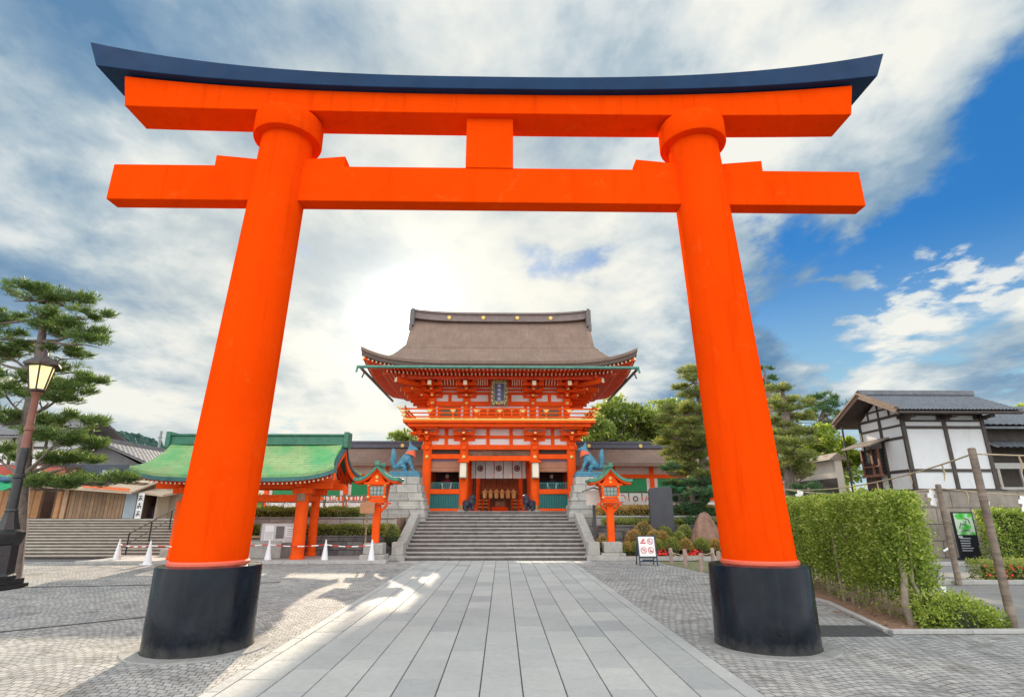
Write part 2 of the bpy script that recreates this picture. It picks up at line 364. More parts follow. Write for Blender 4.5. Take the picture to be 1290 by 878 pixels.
ASPL = mat('worn_car_park_asphalt', (.22, .215, .205), .85, .12, 1.2, bump=.003, bscale=200, stain=(.13, .13, .125), stain_amt=.5)
SOIL = mat('bare_soil', (.26, .155, .10), .95, .25, 5, bump=.02, bscale=30)
GRAV = mat('terrace_gravel', (.33, .31, .28), .95, .15, 20, bump=.01, bscale=90)
MOSS = mat('mossy_earth', (.16, .17, .08), .95, .3, 4, bump=.02, bscale=25, stain=(.34, .31, .22), stain_amt=.8)
KERB = mat('kerb_stone', (.40, .39, .37), .8, .12, 5, bump=.003, stain=(.2, .2, .19), stain_amt=.4)
def flat(name, poly, z, m, label, cat='ground', kind='structure'):
    b = MB(); b.add([(x, y, z) for x, y in poly], [tuple(range(len(poly)))]); o = b.build(name, m); return tag(o, label, cat, None, kind)
flat('ground', [(-900, -300), (900, -300), (900, 1500), (-900, 1500)], -.03, ASPH, 'wide grey ground running out beyond the shrine precinct')
flat('cobbled_plaza', [(-32, -14), (32, -14), (32, 10.15), (6.62, 10.15), (7.35, 13.4), (7.1, 18.5), (6.5, 22.95), (6.5, 24.6), (-32, 24.6)], 0, COBB,
     'grey granite sett paving on both sides of the stone path', 'paving')
flat('car_park', [(7.2, 10.4), (60, 10.4), (60, 26), (8.4, 26)], -.004, ASPL, 'pale worn asphalt of the car park behind the hedge', 'car park')
flat('planting_bed', [(6.75, 10.25), (9.15, 10.25), (10.4, 19.0), (7.1, 19.0), (7.45, 13.4)], .004, SOIL, 'strip of reddish bare soil under the tall hedge', 'soil')
flat('mossy_bed', [(7.1, 18.5), (11.0, 18.5), (11.0, 24.3), (6.5, 24.3), (6.5, 22.95)], .006, MOSS, 'mossy earth bed behind the short timber posts', 'soil')
flat('dark_patch', [(5.35, 10.02), (6.55, 10.02), (6.68, 10.95), (5.2, 10.98)], .004, mat('dark_patch_surface', (.05, .05, .052), .9, .2, 6), 'dark patch beside the right pillar base', 'paving')  # dark flat polygon laid just above the setts
ln = MB()
for a, c in (((12.2, 12.2), (16.0, 17.5)), ((15.0, 12.2), (19.5, 18.3)), ((11.0, 14.6), (12.3, 16.3))):
    ln.beam((a[0], a[1], .0), (c[0], c[1], .0), .12, .012)
tag(ln.build('parking_lines', mat('road_paint', (.72, .72, .70), .7, .12, 9)), 'white painted bay lines on the car park asphalt', 'road marking', None, 'structure')

def slabs(b, pos, c, r_):
    a = b.n('ShaderNodeAttribute', attribute_name='tone')
    c2 = b.mix(1.0, c, b.ramp(a.outputs['Fac'], [(0, (.84, .85, .86)), (.5, (1, 1, 1)), (1, (1.10, 1.09, 1.06))]), 'MULTIPLY')
    c2 = b.mix(1.0, c2, b.ramp(b.noise(pos, .7, 6, .65), [(.3, (.90, .90, .90)), (.7, (1.06, 1.06, 1.05))]), 'MULTIPLY')
    return c2, b.noise(pos, 130, 3), r_
SLAB = mat('path_granite', (.385, .40, .39), .8, .05, 9, spec=.15, bump=.0012, fn=slabs, stain=(.30, .30, .29), stain_amt=.35)
pb = MB(); tones = []
PX0, PX1 = -3.41, 2.97
xs = [PX0] + [round(.25 + .497 * k, 4) for k in range(-7, 6)] + [PX1]
xs = [x for i, x in enumerate(xs) if i == 0 or x - xs[i - 1] > .12]
xs[-1] = PX1
for i in range(len(xs) - 1):
    y = 7.22 - .93 * 6 + (.465 if i % 2 else 0)
    while y < 24.72:
        y2 = min(y + .93, 24.74); g = .0062; zt = .014 + rnd.uniform(-.0018, .0018)
        x0, x1 = xs[i] + g, xs[i + 1] - g; a, c = y + .0085, y2 - .0085
        if c - a > .05:
            k = .004
            pb.add([(x0, a, 0.001), (x1, a, .001), (x1, c, .001), (x0, c, .001), (x0 + k, a + k, zt), (x1 - k, a + k, zt), (x1 - k, c - k, zt), (x0 + k, c - k, zt)],
                   [(4, 5, 6, 7), (0, 1, 5, 4), (1, 2, 6, 5), (2, 3, 7, 6), (3, 0, 4, 7)])
            tones += [min(1, max(0, rnd.gauss(.5, .24)))] * 5
        y = y2
pth = pb.build('stone_path', SLAB)
at_ = pth.data.attributes.new('tone', 'FLOAT', 'FACE'); at_.data.foreach_set('value', tones)
tag(pth, 'broad pale granite slab path leading from the torii to the steps', 'path', None, 'structure')
flat('path_bedding', [(PX0 - .015, 1.5), (PX1 + .015, 1.5), (PX1 + .015, 24.75), (PX0 - .015, 24.75)], .003, mat('joint_sand', (.07, .068, .064), .95, .2, 20), 'dark joints between the path slabs', 'path')
flat('landing_strip', [(-4.3, 24.1), (PX0 - .016, 23.3), (PX0 - .016, 24.75), (-4.3, 24.75)], .006, KERB, 'pale stone apron widening the path left of the steps', 'paving')
flat('landing_strip', [(PX1 + .016, 23.3), (3.75, 24.1), (3.75, 24.75), (PX1 + .016, 24.75)], .006, KERB, 'pale stone apron widening the path right of the steps', 'paving')
dr = MB(); dr.beam((-13.9, 16.4, .004), (-6.5, 17.5, .004), .12, .008)
tag(dr.build('drain_channel', mat('drain_dark', (.05, .05, .05), .9)), 'dark drain line crossing the setts behind the left pillar', 'drain', None, 'structure')
dr = MB(); dr.beam((-10.6, 9.0, .003), (-6.8, 12.2, .003), .09, .008)
tag(dr.build('drain_channel', MATS['drain_dark']), 'faint groove across the setts left of the left pillar', 'drain', None, 'structure')

# kerbs
def kerb(pts, wd, h, label, z=0.0):
    b = MB()
    for p, q in zip(pts[:-1], pts[1:]):
        d = Vector((q[0] - p[0], q[1] - p[1], 0)); n = max(1, int(d.length / 1.0))
        for i in range(n):
            a = Vector((p[0], p[1], z + h / 2)) + d * (i / n); c = Vector((p[0], p[1], z + h / 2)) + d * ((i + 1) / n - .006 / max(.01, d.length))
            b.beam(a, c, wd, h)
    return tag(b.build('kerb', KERB, bevel=.012), label, 'kerb', None, 'structure')
kerb([(6.64, 10.22), (9.4, 10.22)], .12, .07, 'pale edging stones along the front of the hedge bed')
kerb([(6.66, 10.35), (7.38, 13.4), (7.05, 18.5)], .12, .06, 'pale edging stones along the left side of the hedge bed')
kerb([(4.0, 24.75), (11.5, 24.75)], .22, .16, 'long low kerb in front of the clipped azaleas')
kerb([(-16.8, 23.45), (-4.6, 23.45)], .25, .13, 'long low kerb in front of the green roofed pavilion')
kerb([(12.4, 16.7), (30, 16.7)], .16, .12, 'kerb under the low azalea strip in the car park')
kerb([(14.5, 22.2), (40, 22.2)], .18, .14, 'kerb in front of the far trimmed hedge')

# ------------------------------------------------------------------ terrace, steps
TZ = 2.0
def wallthing(name, boxes, m, label, cat='wall', bevel=.01, kind=None):
    b = MB()
    for q in boxes: b.box(*q)
    return tag(b.build(name, m, bevel=bevel), label, cat, None, kind)
wallthing('upper_terrace', [(-13.4, -6.6, 29.6, 90, -.02, TZ), (6.3, 40, 29.6, 90, -.02, TZ), (-6.6, 6.3, 31.0, 90, -.02, TZ + .004)], GRAV, 'raised gravel terrace the shrine gate stands on', 'terrace', 0, 'structure')
SX0, SX1, SY0, SY1, NS = -4.22, 3.72, 24.8, 30.6, 13
sb = MB()
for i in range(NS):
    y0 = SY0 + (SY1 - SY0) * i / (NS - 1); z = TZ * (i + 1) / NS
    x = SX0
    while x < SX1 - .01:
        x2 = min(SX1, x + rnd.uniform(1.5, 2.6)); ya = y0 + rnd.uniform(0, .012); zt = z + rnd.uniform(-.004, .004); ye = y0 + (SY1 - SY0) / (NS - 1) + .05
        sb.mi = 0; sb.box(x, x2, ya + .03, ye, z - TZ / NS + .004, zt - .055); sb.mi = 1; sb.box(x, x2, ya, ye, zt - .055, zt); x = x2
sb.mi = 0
sb.box(SX0, SX1, SY1 - .02, 31.1, 1.0, TZ - .003)
sb.box(SX0 + .01, SX1 - .01, SY0 + .5, SY1, -.01, .12)
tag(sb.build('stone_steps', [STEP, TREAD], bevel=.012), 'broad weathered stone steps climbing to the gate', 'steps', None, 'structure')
def cheek(x0, x1, label):
    b = MB()
    prof = [(SY0 + .55, 0), (SY1 + .1, 0), (SY1 + .1, TZ + .28), (SY1 - .25, TZ + .26), (SY0 + .55, .62)]
    b.prism(prof, 'x', x0, x1)
    b.box(x0 - .04, x1 + .04, SY0 - .05, SY0 + .6, .22, .74); b.box(x0 - .12, x1 + .12, SY0 - .14, SY0 + .62, 0, .22)
    return tag(b.build('steps_side_wall', STON, bevel=.015), label, 'wall')
cheek(SX0 - .42, SX0 - .002, 'sloping pale stone side wall on the left of the steps')
cheek(SX1 + .002, SX1 + .42, 'sloping pale stone side wall on the right of the steps')

# left tiers
wallthing('lower_terrace_wall', [(-13.3, -4.95, 26.0, 26.35, 0, .90), (-13.3, -4.95, 25.96, 26.40, .90, .96)], STND, 'low dark stone terrace wall behind the green roofed pavilion')
wallthing('middle_terrace_wall', [(-13.35, -5.0, 27.1, 27.5, 0, 1.66), (-13.35, -5.0, 27.06, 27.55, 1.66, 1.74)], STNB, 'pale stone terrace wall between the two left hedge strips')
wallthing('terrace_fill', [(-13.28, -4.9, 26.36, 27.1, 0, .86), (-13.33, -4.9, 27.5, 29.6, 0, 1.7)], SOIL, 'soil behind the left terrace walls', 'soil', 0, 'structure')
# right tiers
wallthing('lower_terrace_wall', [(4.6, 16.0, 27.3, 27.7, 0, 1.30), (4.6, 16, 27.26, 27.74, 1.30, 1.37)], STND, 'dark stone terrace wall behind the clipped azaleas')
wallthing('middle_terrace_wall', [(4.7, 18.0, 28.2, 28.6, 0, 1.72), (4.7, 18, 28.16, 28.64, 1.72, 1.80)], STNB, 'pale stone terrace wall below the lantern box fence')
wallthing('terrace_fill', [(4.6, 16, 27.7, 28.2, 0, 1.30), (4.7, 18, 28.6, 29.6, 0, 1.76)], SOIL, 'soil behind the right terrace walls', 'soil', 0, 'structure')
wallthing('azalea_bed', [(4.35, 11.4, 24.86, 27.3, 0, .17)], SOIL, 'raised bed of soil holding the clipped azaleas', 'soil', 0, 'structure')
wallthing('pavilion_platform', [(-16.6, -4.75, 23.57, 26.0, 0, .12)], KERB, 'low paved platform under the green roofed pavilion', 'paving', .01, 'structure')

# fox pedestals of stepped ashlar beside the steps
def pedestal(xc, label):
    b = MB(); z = 0
    hs = [(1.56, 1.95), (1.48, .36), (1.38, .36), (1.27, .34), (1.15, .36), (1.02, .40)]
    for i, (hw, h) in enumerate(hs):
        b.box(xc - hw * .82, xc + hw * .82, 30.3 - hw * .62, 30.3 + hw * .62, z, z + h - .012); z += h
        if i < len(hs) - 1: b.box(xc - hw * .80, xc + hw * .80, 30.3 - hw * .6, 30.3 + hw * .6, z - .03, z + .01)
    return tag(b.build('fox_pedestal', STNB, bevel=.02), label, 'pedestal'), z
_, PZ = pedestal(-5.20, 'stepped pale stone pedestal under the left fox statue')
pedestal(4.72, 'stepped pale stone pedestal under the right fox statue')

# ------------------------------------------------------------------ torii
TX, TY = -.25, 9.47
tor = thing('torii_gate', 'huge vermilion torii with blue-black top rail and black pillar bases', 'torii gate', (TX, TY, 0))
def xr(x, xe=8.2): return (abs(x - TX) / xe) ** 2.7
for s in (-1, 1):
    pts = [Vector((TX + s * (4.44 - .345 * t), TY, 1.22 + (9.2 - 1.22) * t)) for t in [i / 10 for i in range(11)]]
    b = MB(); b.tube(pts, [.565 - .085 * (i / 10) for i in range(11)], 64)
    pil = b.build('pillar', VERM, tor, smooth=40)
    b = MB(); b.lathe([(.60, 1.20), (.60, 1.24), (.58, 1.262)], (TX + s * 4.44, TY, 0), 64); b.build('seam_band', mat('band_orange', (.72, .12, .06), .4), pil, smooth=35)
    b = MB(); b.lathe([(.775, 0.0), (.772, .05), (.765, 1.165), (.752, 1.185), (.60, 1.205)], (TX + s * 4.41, TY, 0), 72); b.build('pillar_base', BASE, pil, smooth=35)
    b = MB(); n = 72
    vs = []
    for r0, z in ((.78, .012), (.80, .018), (1.02, .016), (1.035, .002)):
        vs += [(TX + s * 4.41 + r0 * math.cos(2 * math.pi * i / n), TY + r0 * math.sin(2 * math.pi * i / n), z) for i in range(n)]
    b.add(vs, [(k * n + i, k * n + (i + 1) % n, (k + 1) * n + (i + 1) % n, (k + 1) * n + i) for k in range(3) for i in range(n)])
    b.build('stone_ring', mat('ring_granite', (.29, .285, .27), .85, .2, 5, bump=.004, spec=.15, stain=(.15, .145, .13), stain_amt=.6), pil, smooth=30)
    b = MB(); b.lathe([(.50, 9.07), (.635, 9.08), (.645, 9.11), (.645, 9.52), (.635, 9.55), (.5, 9.60)], (TX + s * (4.095), TY, 0), 64); b.build('collar_ring', VERM, pil, smooth=35)
    for t in (-1, 1):
        xa = TX + s * 4.13 + t * .45; xb = TX + s * 4.13 + t * 1.26
        b = MB(); b.prism([(xa, 8.40), (xb, 8.40), (xb, 8.70), (xa, 8.62)] if t > 0 else [(xb, 8.40), (xa, 8.40), (xa, 8.62), (xb, 8.70)], 'y', TY - .15, TY + .15)
        b.build('wedge', VERM, tor, bevel=.012)
def xbeam(x0, x1, ya, yb, zb, zt, n=60, e0=(0, 0), e1=(0, 0)):
    """beam along x with profile functions for its lower and upper face; e = outward lean of the cut ends"""
    vs = []
    for i in range(n + 1):
        t = i / n
        for yy in (ya, yb):
            for k, fn in ((0, zb), (1, zt)):
                a = x0 - e0[k]; c = x1 + e1[k]; x = a + (c - a) * t; vs.append((x, yy, fn(x)))
    fs = [(0, 1, 3, 2), tuple(n * 4 + q for q in (0, 2, 3, 1))]
    for i in range(n):
        a, c = i * 4, (i + 1) * 4
        fs += [(a, c, c + 1, a + 1), (a + 2, a + 3, c + 3, c + 2), (a + 1, c + 1, c + 3, a + 3), (a, a + 2, c + 2, c)]
    return vs, fs
b = MB(); b.add(*xbeam(-7.50, 7.02, 9.14, 9.84, lambda x: 9.60 + .11 * xr(x), lambda x: 10.06 + .44 * xr(x), e0=(.0, .14), e1=(.0, .14)))
b.build('lintel', VERM, tor, smooth=30, bevel=.012)
b = MB(); b.add(*xbeam(-8.14, 7.62, 9.0, 10.02, lambda x: 10.065 + .50 * xr(x), lambda x: 10.37 + .74 * xr(x), e0=(0, .24), e1=(0, .24)))
b.build('top_rail', KASA, tor, smooth=30, bevel=.012)
b = MB(); b.add(*xbeam(-7.56, 7.05, 9.30, 9.63, lambda x: 7.69, lambda x: 8.455, n=2)); b.build('tie_beam', VERM, tor, bevel=.014)
b = MB(); b.box(-.75, .185, 9.275, 9.655, 8.44, 9.612); b.build('centre_strut', VERM, tor, bevel=.012)
# ------------------------------------------------------------------ the two-storey gate
GX, GY = -.17, 35.0
gate = thing('shrine_gate', 'two-storey orange shrine gate with brown bark roof at the top of the steps', 'gate', (GX, GY, TZ))
CXS = (-4.2, -2.06, 2.06, 4.2); CYS = (-2.5, 0, 2.5)
GW, GD = 7.76, 5.5
def gf(d): return 10.05 + 4.25 * (max(0, 1 - d / GD)) ** 1.9
def gs(x):
    q = max(0.0, GW - abs(x)); return 10.05 + 2.15 * (q / 1.85) ** 1.5
def glift(x, d): return .80 * (min(1, abs(x) / GW) ** 5) * (min(1, d / GD) ** 3)
def gz(x, d): return min(gf(d), gs(x)) + glift(x, d)
b = MB()
def warp(t, k=1.6):            # denser sampling near the two ends
    t = t * 2 - 1; return math.copysign(1 - (1 - abs(t)) ** k, t)
b.slab(lambda u, v: (GX + GW * warp(u), GY + GD * warp(v), gz(GW * warp(u), abs(GD * warp(v)))), 64, 48, lambda p: .17)
roof = b.build('roof', BARK, gate, smooth=40)
b = MB(); b.slab(lambda u, v: (GX + (GW - .05) * warp(u), GY + (GD - .05) * warp(v), gz((GW - .05) * warp(u), abs((GD - .05) * warp(v))) - .172), 64, 48, lambda p: .23)
b.build('eave_edge', mat('bark_eave_edge', (.105, .072, .058), .85, .15, 4), roof, smooth=40)
# upper gabled part, standing out over the side skirts
b = MB(); dg = 2.05; gx = 5.95
for s in (-1, 1):
    b.slab(lambda u, v: (GX - gx + 2 * gx * u, GY + s * dg * v, gf(dg * v) + .05 + .20 * abs(2 * u - 1) ** 6 * (1 - v)), 24, 14, .42)
b.build('upper_roof', BARK, roof, smooth=40)
for s in (-1, 1):
    b = MB(); xg = GX + s * (gx - .55)
    poly = [(GY + dg * t, gf(abs(dg * t)) - .1) for t in [i / 8 - 1 for i in range(17)]] + [(GY + dg, gf(dg) - 1.0), (GY - dg, gf(dg) - 1.0)]
    b.prism(poly, 'x', xg - .05, xg + .05); b.build('gable_wall', ORND, roof)
    b = MB()
    for t in (-1, 1):
        for i in range(8):
            d0, d1 = dg * i / 8, dg * (i + 1) / 8
            b.beam((GX + s * (gx - .10), GY + t * d0, gf(d0) - .52), (GX + s * (gx - .10), GY + t * d1, gf(d1) - .52), .08, .30)
    b.build('gable_board', ORNG, roof)
# ridge
b = MB(); rx = 5.78
def rz_(x): return .24 * (abs(x) / rx) ** 4
b.add(*xbeam(GX - rx, GX + rx, GY - .42, GY + .42, lambda x: 14.15 + rz_(x - GX), lambda x: 14.62 + rz_(x - GX), n=24))
b.add(*xbeam(GX - rx - .06, GX + rx + .06, GY - .52, GY + .52, lambda x: 14.62 + rz_(x - GX), lambda x: 14.74 + rz_(x - GX), n=24))
rg = b.build('ridge', mat('ridge_brown', (.20, .155, .145), .7, .15), roof, smooth=30)
for s in (-1, 1):
    b = MB(); x = GX + s * (rx + .10); b.box(x - .16, x + .16, GY - .62, GY + .62, 13.75, 14.95); b.box(x - .12, x + .12, GY - .40, GY + .40, 14.95, 15.12); b.box(x + s * .05 - .1, x + s * .05 + .1, GY - .8, GY + .8, 13.4, 13.9)
    b.build('ridge_end', mat('ridge_dark', (.13, .115, .115), .6), rg, bevel=.03)
for x in (-3.42, -1.15, 1.12, 3.35):
    b = MB(); b.lathe([(.125, 0), (.125, .05)], (0, 0, 0), 14); b.v = [(GX + x + p[0], GY - .43 - p[2], 14.40 + p[1]) for p in b.v]; b.build('ridge_crest', GOLD, rg)
# gutter of green copper under the front eave
b = MB(); zg = 9.62
b.tube([(GX - 7.85, 29.30, zg), (GX + 7.72, 29.30, zg)], .085, 10)
b.tube([(GX + 7.68, 29.30, zg + .03), (GX + 7.74, 29.28, zg - .3)], .06, 8); b.tube([(GX - 7.80, 29.30, zg + .03), (GX - 7.86, 29.28, zg - .3)], .06, 8)
b.build('front_gutter', mat('green_copper', (.07, .22, .17), .45, .2, 3), gate, smooth=40)
for s in (-1, 1):
    b = MB(); b.tube([(GX + s * 7.86, 30.2, 9.78), (GX + s * 7.86, 39.6, 9.72)], .085, 8); b.tube([(GX + s * 7.86, 31.0, 9.75), (GX + s * 7.95, 30.9, 9.4)], .05, 6)
    b.build('side_gutter', mat('grey_copper', (.12, .15, .15), .5, .2, 3), gate, smooth=40)
# soffit
b = MB()
def sof(x, d): return 9.66 + glift(x, d) - .0 + .10 * (1 - max(abs(x) / GW, d / GD))
b.sheet(lambda u, v: (GX + (GW - .1) * warp(u), GY + (GD - .1) * warp(v), sof((GW - .1) * warp(u), abs((GD - .1) * warp(v)))), 48, 36)
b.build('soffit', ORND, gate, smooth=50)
b = MB()
for i in range(-3, 4): pass
# rafters: two tiers of small beams with pale painted ends, on all four eaves
nx = 64
for i in range(nx + 1):
    x = -7.35 + 14.7 * i / nx
    for (y0, y1, zz, wd) in ((GD - .20, GD - 1.5, -.055, .085), (GD - 1.0, GD - 3.0, -.16, .095)):
        if abs(x) > 7.35 - (GD - .2 - y0) * 1.0 + .01: continue
        for s in (-1, 1):
            z0, z1 = sof(x, y0) + zz, sof(x, y1) + zz - .02
            b.mi = 0; b.beam((GX + x, GY + s * y0, z0), (GX + x, GY + s * y1, z1), wd, .11)
            b.mi = 1; b.beam((GX + x, GY + s * (y0 + .014), z0), (GX + x, GY + s * y0, z0), wd * .9, .10)
ny = 40
for i in range(ny + 1):
    y = -5.1 + 10.2 * i / ny
    for (x0, x1, zz, wd) in ((GW - .20, GW - 1.5, -.058, .085), (GW - 1.0, GW - 3.0, -.163, .095)):
        if abs(y) > 5.1 - (GW - .2 - x0) * 1.0: continue
        for s in (-1, 1):
            z0, z1 = sof(x0, abs(y)) + zz, sof(x1, abs(y)) + zz - .02
            b.mi = 0; b.beam((GX + s * x0, GY + y, z0), (GX + s * x1, GY + y, z1), wd, .11)
            b.mi = 1; b.beam((GX + s * (x0 + .014), GY + y, z0), (GX + s * x0, GY + y, z0), wd * .9, .10)
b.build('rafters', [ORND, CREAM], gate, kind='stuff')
for s in (-1, 1):
    for t in (-1, 1):
        b = MB(); b.mi = 0; b.beam((GX + s * (GW - .15), GY + t * (GD - .15), sof(GW - .15, GD - .15) - .10), (GX + s * 4.2, GY + t * 2.5, 9.45), .20, .22)
        b.mi = 1; b.beam((GX + s * (GW - .13), GY + t * (GD - .13), sof(GW - .15, GD - .15) - .10), (GX + s * (GW - .15), GY + t * (GD - .15), sof(GW - .15, GD - .15) - .10), .17, .18)
        b.build('hip_rafter', [ORNG, CREAM], gate)
# columns
for ix, x in enumerate(CXS):
    for iy, y in enumerate(CYS):
        b = MB(); b.lathe([(.34, 0), (.34, .06), (.27, .10)], (GX + x, GY + y, TZ), 20); b.mi = 1
        b.lathe([(.255, .10), (.255, 3.56)], (GX + x, GY + y, TZ), 20)
        c = b.build('column', [STON, ORNG], gate, smooth=35)
        if iy == 0:
            f = MB(); f.lathe([(.10, 0), (.10, .03), (.03, .05)], (0, 0, 0), 12); f.v = [(GX + x + p[0], GY + y - .262 - p[2], 5.02 + p[1]) for p in f.v]; f.build('stud', GOLD, c)
            f = MB(); f.lathe([(.262, .12), (.264, .30), (.262, .34)], (GX + x, GY + y, TZ), 20); f.build('foot_band', mat('brass_band', (.45, .30, .10), .4, metal=.6), c, smooth=35)
# beams lower storey
b = MB()
for y in CYS:
    b.box(GX - 4.55, GX + 4.55, GY + y - .15, GY + y + .15, 5.46, 5.74)
for x in CXS: b.box(GX + x - .14, GX + x + .14, GY - 2.9, GY + 2.9, 5.44, 5.70)
for s in (-1, 1):
    xa, xb = sorted((GX + s * 2.06, GX + s * 4.2))
    for y in (-2.5, 2.5):
        b.box(xa, xb, GY + y - .12, GY + y + .12, 4.92, 5.20); b.box(xa, xb, GY + y - .12, GY + y + .12, 2.95, 3.22); b.box(xa, xb, GY + y - .13, GY + y + .13, 2.02, 2.16)
    for x in (4.2, 2.06):
        for (z0, z1) in ((4.92, 5.2), (2.95, 3.22), (2.02, 2.16)): b.box(GX + s * x - .11, GX + s * x + .11, GY - 2.5, GY + 2.5, z0, z1)
b.box(GX - 2.06, GX + 2.06, GY - 2.62, GY - 2.38, 4.82, 5.10); b.box(GX - 2.06, GX + 2.06, GY - .12, GY + .12, 4.75, 5.1)
b.build('beams', ORNG, gate, bevel=.012)
b = MB(); b.box(GX - 4.2, GX + 4.2, GY - 2.45, GY + 2.45, 5.30, 5.40); b.box(GX - 2.0, GX + 2.0, GY - 2.46, GY - 2.42, 5.10, 5.46)
b.build('ceiling', BRWN, gate)
b = MB(); b.box(GX - 5.1, GX + 5.1, GY - 3.3, GY + 3.3, TZ - .1, TZ + .015); b.build('stone_floor', STON, gate)
# side bays: alcove walls, lattice shutters, blinds, windows
for s in (-1, 1):
    xa, xb = GX + s * 2.06, GX + s * 4.2; x0, x1 = min(xa, xb) + .24, max(xa, xb) - .24
    b = MB(); b.box(GX + s * 4.2 - .04, GX + s * 4.2 + .04, GY - 2.4, GY + 2.4, 3.2, 5.0); b.build('side_wall', WHIT, gate)
    b = MB(); b.box(x0, x1, GY - .06, GY + .06, 2.1, 5.3); b.box(GX + s * 2.06 - .03, GX + s * 2.06 + .03, GY - 2.3, GY, 3.2, 4.95); b.build('alcove_wall', mat('alcove_dark', (.10, .055, .045), .8), gate)
    b = MB(); n = 17
    b.mi = 1; b.box(x0, x1, GY - 2.50, GY - 2.47, 2.16, 2.95); b.mi = 0
    for i in range(n):
        x = x0 + (x1 - x0) * (i + .5) / n; b.box(x - .030, x + .030, GY - 2.56, GY - 2.501, 2.165, 2.945)
    b.build('lattice_shutter', [TEAL, mat('teal_dark', (.008, .07, .07), .7)], gate)
    b = MB()
    for i in range(n):
        x = x0 + (x1 - x0) * (i + .5) / n; b.box(x - .02, x + .02, GY - 2.53, GY - 2.50, 3.22, 3.58)
    b.box(x0, x1, GY - 2.535, GY - 2.505, 3.56, 3.60)
    b.build('low_lattice', TEAL, gate)
    b = MB(); b.box(x0, x1, GY - 2.42, GY - 2.40, 4.20, 4.78)
    for i in range(5): b.box(x0 + (x1 - x0) * (i + .02) / 5, x0 + (x1 - x0) * (i + .10) / 5, GY - 2.432, GY - 2.421, 4.2, 4.78)
    b.build('bamboo_blind', [mat('reed_blind', (.55, .27, .17), .8, .1, fn=planks(.02, 'z', .2, .6))], gate)
    b = MB(); b.box(x0, x1, GY - 2.44, GY - 2.41, 4.78, 4.93); b.build('blind_valance', mat('purple_grey', (.20, .16, .22), .8), gate)
    b = MB(); b.box(x0 - .02, x1 + .02, GY - 2.47, GY - 2.43, 5.20, 5.46); b.build('dark_panel', DARK, gate)
# bracket zone between the storeys: white panels, struts and bracket clusters
b = MB(); b.box(GX - 4.5, GX + 4.5, GY - 2.52, GY - 2.46, 5.74, 6.86); b.box(GX - 4.5, GX + 4.5, GY + 2.46, GY + 2.52, 5.74, 6.86)
for s in (-1, 1): b.box(GX + s * 4.2 - .03, GX + s * 4.2 + .03, GY - 2.46, GY + 2.46, 5.74, 6.86)
b.build('bracket_panel', WHIT, gate)
b = MB()
for y, o in ((-2.5, -1), (2.5, 1)):
    b.box(GX - 4.6, GX + 4.6, GY + y - .10, GY + y + .10, 6.10, 6.28); b.box(GX - 4.6, GX + 4.6, GY + y - .10, GY + y + .10, 6.68, 6.86)
    for x in (-3.13, -.68, .68, 3.13): b.box(GX + x - .10, GX + x + .10, GY + y - .085, GY + y + .085, 5.74, 6.70)
    b.build('bracket_rail', ORNG, gate); b = MB()
def bracket(mb, x, y, z, dirs, steps, stepd=.48, steph=.30, k=1.0, gold=1):
    """a bearing block, cross arms and stepped arms running outward along each direction in dirs"""
    mb.mi = 0
    mb.box(x - .24 * k, x + .24 * k, y - .24 * k, y + .24 * k, z, z + .20)
    for dx_, dy_ in dirs:
        L = math.hypot(dx_, dy_); ex, ey = dx_ / L, dy_ / L; f = stepd * L
        for st in range(steps + 1):
            zz = z + .20 + st * steph; cx, cy = x + ex * f * st, y + ey * f * st
            if st < steps:
                mb.mi = 0; mb.beam((x - ex * .1, y - ey * .1, zz + .09), (cx + ex * f * 1.22, cy + ey * f * 1.22, zz + .09), .17, .17, h2=.12)
                mb.mi = gold; tip = Vector((cx + ex * f * 1.23, cy + ey * f * 1.23, zz + .09)); mb.beam(tip, tip + Vector((ex, ey, 0)) * .015, .13, .10)
            mb.mi = 0
            if dx_ == 0 or dy_ == 0:
                qx, qy = -ey, ex; hl = .62 * k
                mb.beam((cx - qx * hl, cy - qy * hl, zz + .095), (cx + qx * hl, cy + qy * hl, zz + .095), .155, .16)
                for t in (-1, 0, 1):
                    mb.box(cx + qx * hl * .85 * t - .13, cx + qx * hl * .85 * t + .13, cy + qy * hl * .85 * t - .13, cy + qy * hl * .85 * t + .13, zz + .17, zz + .29)
for x in CXS:
    for y, o in ((-2.5, -1), (2.5, 1)):
        m_ = MB(); dirs = [(0, o)]
        if abs(x) > 4: dirs += [(math.copysign(1, x), 0), (math.copysign(1, x), o)]
        bracket(m_, GX + x, GY + y, 5.74, dirs, 2, .42, .30, 1.0)
        m_.build('lower_bracket', [ORNG, GOLD], gate)
